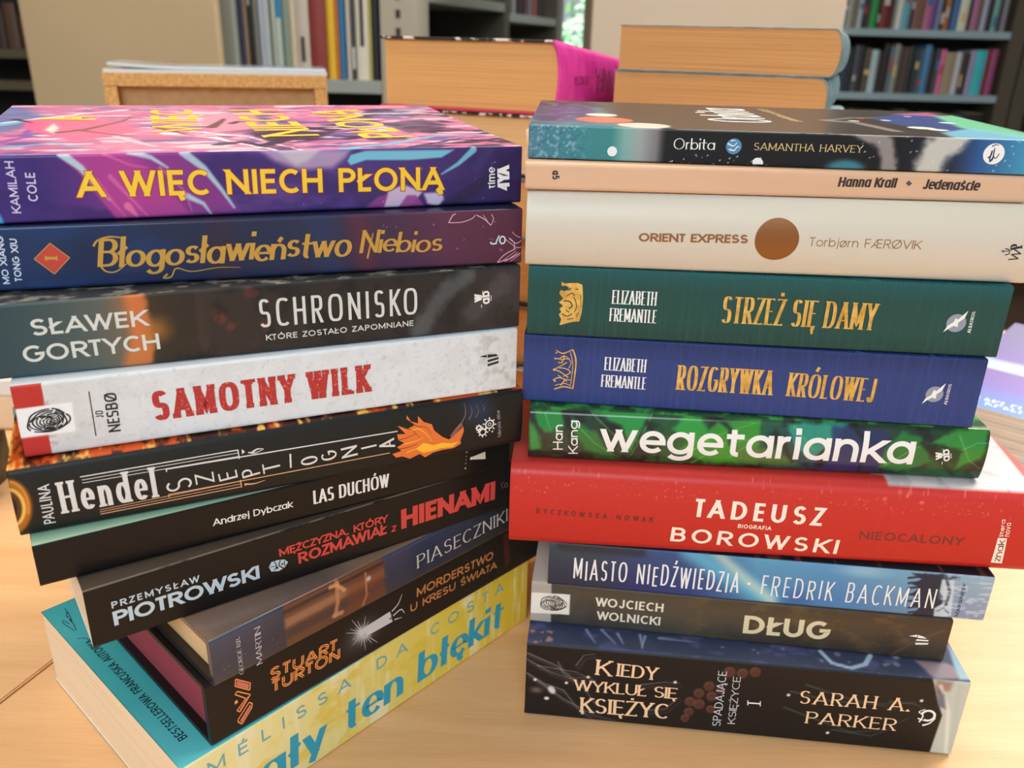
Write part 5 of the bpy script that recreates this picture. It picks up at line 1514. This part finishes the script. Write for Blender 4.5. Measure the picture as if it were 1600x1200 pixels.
# purple magazines at right
def purple_mat():
    mt = bpy.data.materials.new('purple to blue gloss')
    mt.use_nodes = True
    N, K = mt.node_tree.nodes, mt.node_tree.links
    b = N['Principled BSDF']
    tc = N.new('ShaderNodeTexCoord'); sp = N.new('ShaderNodeSeparateXYZ')
    ns = N.new('ShaderNodeTexNoise'); ns.inputs['Scale'].default_value = 5
    ad = N.new('ShaderNodeMath'); ad.operation = 'MULTIPLY_ADD'; ad.inputs[1].default_value = .03
    mr = N.new('ShaderNodeMapRange'); mr.inputs['From Min'].default_value = 0; mr.inputs['From Max'].default_value = .26
    rp = N.new('ShaderNodeValToRGB')
    els = [(0, (96, 148, 206)), (.12, (104, 132, 204)), (.28, (128, 108, 186)), (.45, (132, 104, 168)), (.47, (186, 206, 226)), (.56, (176, 190, 222)), (.6, (128, 108, 172)), (1, (120, 112, 150))]
    while len(rp.color_ramp.elements) < len(els): rp.color_ramp.elements.new(.5)
    for e, (p, c) in zip(rp.color_ramp.elements, els):
        e.position = p; e.color = L4(c)
    K.new(tc.outputs['Object'], sp.inputs['Vector']); K.new(tc.outputs['Object'], ns.inputs['Vector'])
    K.new(ns.outputs['Fac'], ad.inputs[0]); K.new(sp.outputs['Y'], ad.inputs[2])
    K.new(ad.outputs['Value'], mr.inputs['Value']); K.new(mr.outputs['Result'], rp.inputs['Fac']); K.new(rp.outputs['Color'], b.inputs['Base Color'])
    b.inputs['Roughness'].default_value = .45
    return mt
PG = 'magazines in the pile at the right edge'
zz_ = .0003
for i, (lb, t_, tc_) in enumerate([('white-edged magazine at the bottom of the pile behind the right stack', .011, mat('white gloss', (214, 220, 226), .2, 0, .3)), ('white-edged magazine second from the bottom of the pile at the right edge', .009, mat('white gloss', (214, 220, 226), .2, 0, .3)),
                                   ('magazine with a blue cover line, in the middle of the pile at the right edge', .008, mat('blue gloss', (120, 160, 206), .25, 0, .3)), ('cream-edged magazine just under the purple one at the right edge', .009, mat('white gloss', (214, 220, 226), .2, 0, .3)),
                                   ('glossy purple and blue magazine on top of the pile at the right edge', .009, purple_mat())]):
    o = magazine(lb, (.346 + .0015 * (i % 2), .638 + .0015 * (i % 3), zz_), -.72, .21, .275, t_, tc_, 0, PG, (214, 206, 194))
    zz_ += t_ + .0004
rs = random.Random(3)
V, Fc = [], []
for y0, x1_ in ((.0185, .085), (.009, .105)):          # two lines of small white type, too blurred in the photo to read
    x = .012
    while x < x1_:
        w_, k = rs.uniform(.0025, .0055), len(V)
        ribbon([(x, y0), (x, y0 + .007)], .0017, .0017, V, Fc, len(V))
        if rs.random() < .6: ribbon([(x, y0 + rs.choice([.0008, .0062])), (x + w_, y0 + rs.choice([.0008, .0062]))], .0016, .0016, V, Fc, len(V))
        x += w_ + .0022
mesh('cover_lettering', [(u, v, .0091 + l * 2e-7) for u, v, l in V], Fc, WHITE, o)

# dark rounded case and pale box at left edge
bm = bmesh.new()
bmesh.ops.create_cube(bm, size=1)
for v in bm.verts:
    v.co = Vector((v.co.x * .07, v.co.y * .05, v.co.z * .062 + .031))
bmesh.ops.bevel(bm, geom=list(bm.edges), offset=.014, segments=5, affect='EDGES')
me = bpy.data.meshes.new('case'); bm.to_mesh(me); bm.free(); me.shade_smooth()
dc = link('dark_case', me, mat('dark brown plastic', (44, 34, 28), .35), None)
dc.location = (-.3885, .516, .0003)
tag(dc, 'dark brown rounded case cut off by the left edge of the photo', 'case')
pb = empty('pale_box', (-.596, .625, .0003), .0, 'pale cardboard box with a white lid, behind the dark case at the left edge', 'box')
boxes('body', [((0, 0, 0), (.19, .14, .030))], mat('pale cardboard', (226, 200, 168), .7), pb, .002)
boxes('lid', [((-.002, -.002, .0302), (.192, .142, .047))], mat('white cardboard', (222, 222, 218), .5), pb, .003)

# ================================================================== ROOM
struct('floor', [((-4.2, -3.5, -.80), (4.2, 5.6, -.75))], noise_mat('brown linoleum', (70, 54, 42), (84, 66, 52), 8, (1, 1, 1), .5))
struct('ceiling', [((-4.2, -3.5, 2.0), (4.2, 5.6, 2.05))], mat('white ceiling', (226, 222, 214), .9))
WALL = noise_mat('beige wall paint', (196, 176, 144), (202, 182, 150), 3, (1, 1, 1), .8)
WX0, WX1, WZ0, WZ1 = .2, 1.2, -.1, 1.6
struct('wall_back', [((-4.2, 5.5, -.75), (WX0, 5.6, 2.0)), ((WX1, 5.5, -.75), (4.2, 5.6, 2.0)), ((WX0, 5.5, -.75), (WX1, 5.6, WZ0)), ((WX0, 5.5, WZ1), (WX1, 5.6, 2.0))], WALL)
struct('wall_left', [((-4.25, -3.5, -.75), (-4.2, 5.6, 2.0))], WALL)
struct('wall_right', [((4.2, -3.5, -.75), (4.25, 5.6, 2.0))], WALL)
struct('wall_pillar_left', [((-1.158, 2.1, -.75), (-.7035, 2.13, 2.0))], noise_mat('warm beige pillar paint', (184, 160, 124), (192, 168, 132), 2, (1, 1, 1), .75), .004)
PCOL = noise_mat('pale beige pillar paint', (202, 183, 160), (208, 190, 168), 2, (1, 1, 1), .75)
struct('wall_pillar_right', [((.199, 2.6, -.75), (.914, 2.95, 2.0))], PCOL, .004)
# window to the garden
win = boxes('window_1', [((WX0, 5.51, WZ0), (WX0 + .05, 5.56, WZ1)), ((WX1 - .05, 5.51, WZ0), (WX1, 5.56, WZ1)), ((WX0, 5.51, WZ0), (WX1, 5.56, WZ0 + .05)), ((WX0, 5.51, WZ1 - .05), (WX1, 5.56, WZ1))], mat('white window frame', (210, 214, 214), .4), None, .004)
win['kind'] = 'structure'
gl = bpy.data.materials.new('window glass'); gl.use_nodes = True
gb = gl.node_tree.nodes['Principled BSDF']
gb.inputs['Transmission Weight'].default_value = 1; gb.inputs['Roughness'].default_value = 0; gb.inputs['IOR'].default_value = 1.02
boxes('window_pane', [((WX0 + .05, 5.532, WZ0 + .05), (WX1 - .05, 5.536, WZ1 - .05))], gl, win)
# garden shrub beyond the window
sh = empty('garden_shrub', (.9, 7.4, -.75), 0, 'sunlit green shrub seen through the window slit beside the pale column', 'shrub')
rs = random.Random(5)
V, Fc = [], []
for i in range(1500):
    a, b_ = rs.uniform(0, 2 * math.pi), rs.uniform(-1, 1)
    r_ = 1.0 * rs.uniform(.5, 1) ** .5
    q = math.sqrt(1 - b_ * b_)
    c = Vector((r_ * q * math.cos(a) * 1.1, r_ * q * math.sin(a) * .8, .75 + r_ * b_ * .72))
    ax = Vector((rs.gauss(0, 1), rs.gauss(0, 1), rs.gauss(0, 1))).normalized()
    bx_ = ax.orthogonal().normalized()
    s_ = rs.uniform(.035, .075)
    k = len(V)
    V += [c - ax * s_, c + bx_ * s_ * .45, c + ax * s_, c - bx_ * s_ * .45]
    Fc.append((k, k + 1, k + 2, k + 3))
mesh('foliage', V, Fc, noise_mat('fresh leaves', (120, 190, 140), (200, 232, 190), 3, (1, 1, 1), .5), sh)
boxes('stem', [((-.03, -.03, 0), (.03, .03, .7))], mat('bark', (90, 70, 52), .8), sh, .01)
gd = boxes('garden_ground', [((-4, 5.65, -.9), (6, 14, -.76))], noise_mat('lawn', (96, 130, 70), (120, 156, 84), 6, (1, 1, 1), .9))
gd['kind'] = 'structure'

# ================================================================== BOOKCASES
SHELF = mat('grey green painted steel', (146, 152, 146), .45)
SHELFB = mat('blue grey painted steel', (152, 176, 188), .45)
DARKP = mat('dark back sheet', (44, 42, 38), .8)
UPR = mat('beige grey painted steel', (164, 156, 138), .5)
def bookcase(label, loc, rz, w_, d_, levels, th, sm, um, uw=.03, ztop=1.7, holes=False, left_panel=None):
    root = empty('bookcase', (loc[0], loc[1], -.75), rz, label, 'bookcase')
    H0 = .75
    boxes('upright', [((-uw, 0, 0), (-.0005, d_, H0 + ztop))], left_panel or um, root, .002)
    u2 = boxes('upright', [((w_ + .0005, 0, 0), (w_ + uw, d_, H0 + ztop))], um, root, .002)
    boxes('back_panel', [((0, d_ - .012, 0), (w_, d_ - .002, H0 + ztop))], DARKP, root)
    for z in levels:
        boxes('shelf', [((0, 0, H0 + z - th), (w_, d_ - .013, H0 + z))], sm, root, .002)
    if holes:
        boxes('perforation_strip', [((w_ + uw * .5 - .006, -.0012, H0 + .02 + .042 * i), (w_ + uw * .5 + .006, -.0002, H0 + .02 + .042 * i + .02)) for i in range(56)], mat('dark slot', (48, 44, 38), .8), root)
    return root
def shelf_book(label, group, loc, w_, h_, d_, color, lean=0.0, rz=0.0, deco=None):
    """upright book, spine towards -y, rounded back, pages behind"""
    bm = bmesh.new()
    n = 5
    pts = [(-w_ / 2 + w_ * k / n, -.004 * math.sin(math.pi * k / n)) for k in range(n + 1)] + [(w_ / 2, d_), (-w_ / 2, d_)]
    lo = [bm.verts.new((x, y, 0)) for x, y in pts]
    hi = [bm.verts.new((x, y, h_)) for x, y in pts]
    m_ = len(pts)
    for k in range(m_):
        f = bm.faces.new((lo[k], lo[(k + 1) % m_], hi[(k + 1) % m_], hi[k]))
    bm.faces.new(lo[::-1]); f = bm.faces.new(hi); f.material_index = 1
    me = bpy.data.meshes.new('book'); bm.to_mesh(me); bm.free()
    o = link('shelved_book', me, mat('book cloth', color, .5), None)
    me.materials.append(mat('paper', (214, 200, 176), .9))
    o.location = loc
    o.rotation_euler = (0, lean, rz)
    tag(o, label, 'book', group)
    if deco:
        c2, z0, z1, f_ = deco
        b_ = boxes('spine_label', [((-w_ * f_ / 2, -.0052, h_ * z0), (w_ * f_ / 2, -.0042, h_ * z1))], mat('label print', c2, .6), o)
    return o
NAMES = [((40, 40, 90), 'navy'), ((30, 30, 32), 'black'), ((130, 110, 96), 'taupe'), ((180, 190, 205), 'pale blue'), ((120, 125, 115), 'grey green'), ((190, 200, 190), 'pale green'), ((40, 120, 170), 'blue'), ((200, 185, 160), 'beige'),
         ((130, 44, 36), 'brick red'), ((216, 170, 40), 'yellow'), ((196, 110, 50), 'orange'), ((200, 200, 196), 'white'), ((50, 160, 90), 'green'), ((190, 90, 130), 'pink'), ((90, 60, 120), 'purple'), ((60, 170, 190), 'turquoise'), ((120, 60, 50), 'brown'), ((210, 205, 190), 'cream'),
         ((120, 170, 190), 'sky blue'), ((110, 120, 130), 'slate'), ((90, 30, 40), 'wine red')]
def cname(c):
    return min(NAMES, key=lambda q: sum((a - b) ** 2 for a, b in zip(q[0], c)))[1]
ORD = ['first', 'second', 'third', 'fourth', 'fifth', 'sixth', 'seventh', 'eighth', 'ninth', 'tenth', 'eleventh', 'twelfth', 'thirteenth', 'fourteenth', 'fifteenth', 'sixteenth', 'seventeenth', 'eighteenth', 'nineteenth', 'twentieth',
       'twenty-first', 'twenty-second', 'twenty-third', 'twenty-fourth', 'twenty-fifth', 'twenty-sixth', 'twenty-seventh', 'twenty-eighth', 'twenty-ninth', 'thirtieth']
# left bookcase behind the box
YL = 2.315
zl = float(at_y(560, 125, YL)[2])
xl0, xl1 = float(at_y(373.5, 60, YL)[0]), float(at_y(597, 60, YL)[0])
bookcase('grey-green steel bookcase with large books, behind the chipboard box', (xl0, YL - .03, 0), 0, xl1 - xl0, .30, [zl - .75 + .05, zl - .36, zl, zl + .42, zl + .8], .032, SHELF, UPR, .092, 1.7, True, mat('pale grey green panel', (176, 186, 178), .5))
LB = 'large books on the left bookcase shelf'
row = [(375, 381, (58, 58, 104), .34, None), (381, 389, (146, 122, 106), .34, None), (389, 397, (34, 32, 32), .34, ((180, 180, 176), .5, .75, .4)), (397, 405, (122, 122, 112), .33, None), (406, 414.5, (182, 192, 206), .33, None), (414.5, 424, (34, 36, 34), .34, ((176, 186, 188), 0, .55, .96)), (425, 433, (176, 186, 172), .34, None),
       (433, 442, (44, 128, 178), .34, ((180, 192, 178), 0, .42, .9)), (442, 454, (126, 142, 126), .34, None), (454, 463, (200, 186, 158), .34, None), (463, 484, (190, 178, 164), .335, ((60, 50, 46), .12, .3, .3)), (485, 511, (132, 46, 36), .34, None), (511.5, 524, (222, 178, 40), .335, None), (524.5, 530, (200, 116, 52), .33, None),
       (530.5, 539, (40, 118, 168), .335, None), (541, 548, (198, 192, 184), .262, None), (548.5, 556, (70, 66, 64), .262, ((200, 196, 190), .1, .3, .6)), (556.5, 576, (214, 208, 192), .27, ((44, 40, 40), .3, .88, .3)), (576.5, 581, (196, 190, 100), .27, None), (582, 593, (38, 38, 52), .27, None)]
for i, (a, b_, c_, h_, dc_) in enumerate(row):
    xa, xb = float(at_y(a, 60, YL)[0]), float(at_y(b_, 60, YL)[0])
    shelf_book('%s %s spine, %s from the left on the left bookcase shelf' % ('tall' if h_ > .3 else 'short', cname(c_), ORD[i]), LB, ((xa + xb) / 2, YL, zl + .0004), xb - xa - .0006, h_, .2, c_, 0, 0, dc_)
# right far bookcase
YR = 4.3
zr1, zr2 = float(at_y(1450, 47, YR)[2]), float(at_y(1450, 147, YR)[2])
xr0, xr1 = float(at_y(1296, 100, YR)[0]), float(at_y(1566, 100, YR)[0])
gap = zr1 - zr2
bookcase('far right steel bookcase with blue-grey shelves full of upright books', (xr0, YR - .02, 0), 0, xr1 - xr0, .28, [zr2 - gap, zr2, zr1, zr1 + gap, zr1 + 2 * gap], .032, SHELFB, mat('dark olive steel', (84, 78, 66), .6), .07)
bookcase('dark bookcase bay at the right edge, mostly empty', (xr1 + .15, YR - .02, 0), 0, .8, .28, [zr2 - gap, zr2 + .01, zr1 + .06, zr1 + gap], .03, SHELFB, mat('dark olive steel', (84, 78, 66), .6), .07)
rowA = [((150, 180, 186), 8), ((110, 130, 136), 6), ((170, 180, 180), 6), ((120, 112, 96), 9), ((176, 190, 206), 7), ((40, 48, 50), 6), ((60, 60, 56), 6), ((34, 150, 74), 10), ((46, 26, 26), 5), ((116, 36, 36), 13), ((60, 30, 30), 6), ((150, 150, 146), 5), ((214, 222, 214), 7), ((104, 166, 190), 12),
        ((60, 44, 50), 6), ((130, 90, 90), 7), ((110, 80, 54), 8), ((176, 100, 140), 12), ((88, 62, 140), 7), ((120, 140, 170), 6), ((34, 34, 36), 6), ((188, 110, 48), 6), ((40, 60, 90), 6), ((60, 110, 170), 9), ((214, 218, 200), 13), ((40, 34, 44), 6), ((170, 110, 150), 9), ((104, 84, 66), 6), ((170, 176, 210), 7), ((34, 38, 38), 9), ((120, 170, 172), 8), ((40, 44, 50), 6), ((130, 126, 140), 8)]
rowB = [((50, 34, 34), 8), ((58, 60, 66), 7), ((44, 58, 84), 9), ((34, 34, 42), 7), ((86, 92, 110), 5), ((36, 36, 42), 9), ((90, 76, 60), 8), ((176, 202, 214), 9), ((44, 40, 50), 7), ((34, 28, 30), 8), ((96, 116, 130), 6), ((150, 156, 152), 6), ((70, 66, 62), 7), ((90, 64, 56), 6), ((34, 38, 46), 9), ((44, 60, 74), 6), ((60, 96, 120), 6),
        ((76, 134, 186), 8), ((30, 30, 36), 7), ((64, 72, 80), 6), ((214, 110, 160), 7), ((160, 148, 126), 14), ((196, 200, 214), 7), ((70, 60, 64), 6), ((36, 42, 40), 5), ((160, 150, 190), 7), ((60, 190, 204), 14), ((120, 26, 44), 6), ((150, 74, 120), 9)]
rowC = [((40, 34, 34), 12), ((30, 34, 36), 14), ((50, 50, 50), 12), ((34, 38, 40), 16), ((60, 80, 86), 8), ((150, 40, 40), 10), ((36, 40, 40), 10), ((90, 130, 140), 8), ((34, 50, 50), 12), ((60, 140, 120), 8), ((40, 60, 70), 10), ((70, 120, 150), 14), ((34, 36, 40), 20)]
for rowdef, z, nm, hh in ((rowA, zr1, 'upper', .21), (rowB, zr2, 'middle', .215), (rowC, zr2 - gap, 'lower', .20)):
    rr = random.Random(nm)
    tot = sum(q[1] for q in rowdef)
    x = xr0 + .006
    sc = (xr1 - xr0 - .03) / tot
    G_ = 'books on the %s shelf of the far right bookcase' % nm
    for i, (c_, w_) in enumerate(rowdef):
        ww = w_ * sc
        h_ = hh * rr.uniform(.86, 1.02)
        dc_ = None
        if rr.random() < .4:
            g = rr.choice([(200, 200, 200), (180, 60, 60), (60, 110, 160), (220, 190, 120)])
            z0 = rr.uniform(.1, .6)
            dc_ = (g, z0, z0 + rr.uniform(.1, .3), rr.uniform(.4, .8))
        if i >= len(ORD) : lab = '%s spine, %s from the right on the %s shelf of the far right bookcase' % (cname(c_), ORD[len(rowdef) - 1 - i], nm)
        else: lab = '%s spine, %s from the left on the %s shelf of the far right bookcase' % (cname(c_), ORD[i], nm)
        shelf_book(lab, G_, (x + ww / 2, YR + .005, z + .0004), ww - .0008, h_, .15, c_, 0, 0, dc_)
        x += ww
lb = empty('shelf_label', (float(at_y(1316, 58, YR - .026)[0]), YR - .026, zr1 - .045), 0, 'small white shelf label with a brown square, on the upper right bookcase shelf', 'label')
boxes('card', [((-.02, 0, -.025), (.02, .002, .03))], mat('white card', (206, 200, 192), .6), lb)
boxes('brown_square', [((-.014, -.0008, -.016), (.014, -.0002, .018))], mat('brown square print', (136, 108, 92), .6), lb)
# oblique aisle bookcase in the middle distance
ax0, ax1 = Vector((float(at_y(670, 20, 2.64)[0]), 2.64)), Vector((float(at_y(872, 20, 4.1)[0]), 4.1))
dv = ax1 - ax0
ang = math.atan2(dv.y, dv.x)
zs0 = float(at_y(700, 4, 2.62)[2])
bookcase('dark aisle bookcase running away towards the window', (ax0.x, ax0.y, 0), ang, dv.length / 2 - .03, .3, [-.4, -.05, zs0 - .30, zs0 + .03, zs0 + .4], .03, SHELF, mat('dark olive steel', (84, 78, 66), .6), .03)
mid = ax0 + dv * .52
bookcase('further dark aisle bookcase beside the window slit', (mid.x, mid.y, 0), ang, dv.length / 2 - .06, .3, [-.4, -.05, zs0 - .32, zs0 - .0, zs0 + .4], .03, SHELF, mat('dark olive steel', (84, 78, 66), .6), .03)
ux, uy = dv.x / dv.length, dv.y / dv.length
for i, (t_, c_, h_) in enumerate([(.10, (60, 44, 34), .17), (.135, (90, 60, 40), .19), (.17, (46, 40, 36), .18), (.21, (110, 72, 46), .2), (.25, (70, 50, 38), .18), (.29, (52, 44, 40), .19), (.34, (88, 58, 38), .17), (.39, (60, 50, 44), .19)]):
    p = ax0 + dv * (t_ * .9) 
    nx, ny = -uy, ux
    shelf_book('dim %s book, %s along the dark aisle bookcase' % (cname(c_), ORD[i]), 'dim books in the dark aisle bookcase', (p.x + nx * .03, p.y + ny * .03, zs0 - .30 + .0004), .034, h_, .15, c_, 0, ang)
for i, (t_, c_, h_) in enumerate([(.06, (70, 90, 110), .2), (.1, (150, 150, 150), .19), (.15, (60, 60, 66), .21), (.2, (90, 60, 60), .2), (.25, (120, 120, 126), .19), (.3, (160, 90, 80), .2), (.35, (60, 66, 70), .2)]):
    p = mid + dv * (t_)
    shelf_book('dim %s book, %s along the upper aisle shelf by the window' % (cname(c_), ORD[i]), 'dim books by the window slit', (p.x - uy * .03, p.y + ux * .03, zs0 + .0004), .034, h_, .15, c_, 0, ang)
# dark bookcase at the far left
YD = 3.0
zd = float(at_y(20, 126, YD)[2]); zd2 = float(at_y(20, 70, YD)[2])
xd1 = float(at_y(56, 100, YD)[0])
bookcase('dark bookcase at the left edge, left of the beige pillar', (xd1 - .74, YD - .02, 0), 0, .9, .3, [zd - .4, zd - .0, zd2 - .012, zd2 + .42], .03, mat('olive brown steel', (104, 92, 72), .6), mat('dark olive steel', (84, 78, 66), .6), .04)
for i in range(16):
    h_ = .10 + .02 * ((i * 7) % 3)
    shelf_book('dim brown book, %s from the left on the dark left-edge bookcase' % ORD[i], 'dim books on the dark left bookcase', (xd1 - .70 + .045 * i, YD + .02, zd2 - .012 + .0004), .04, h_, .15, [(84, 58, 40), (70, 50, 38), (104, 76, 56)][i % 3])
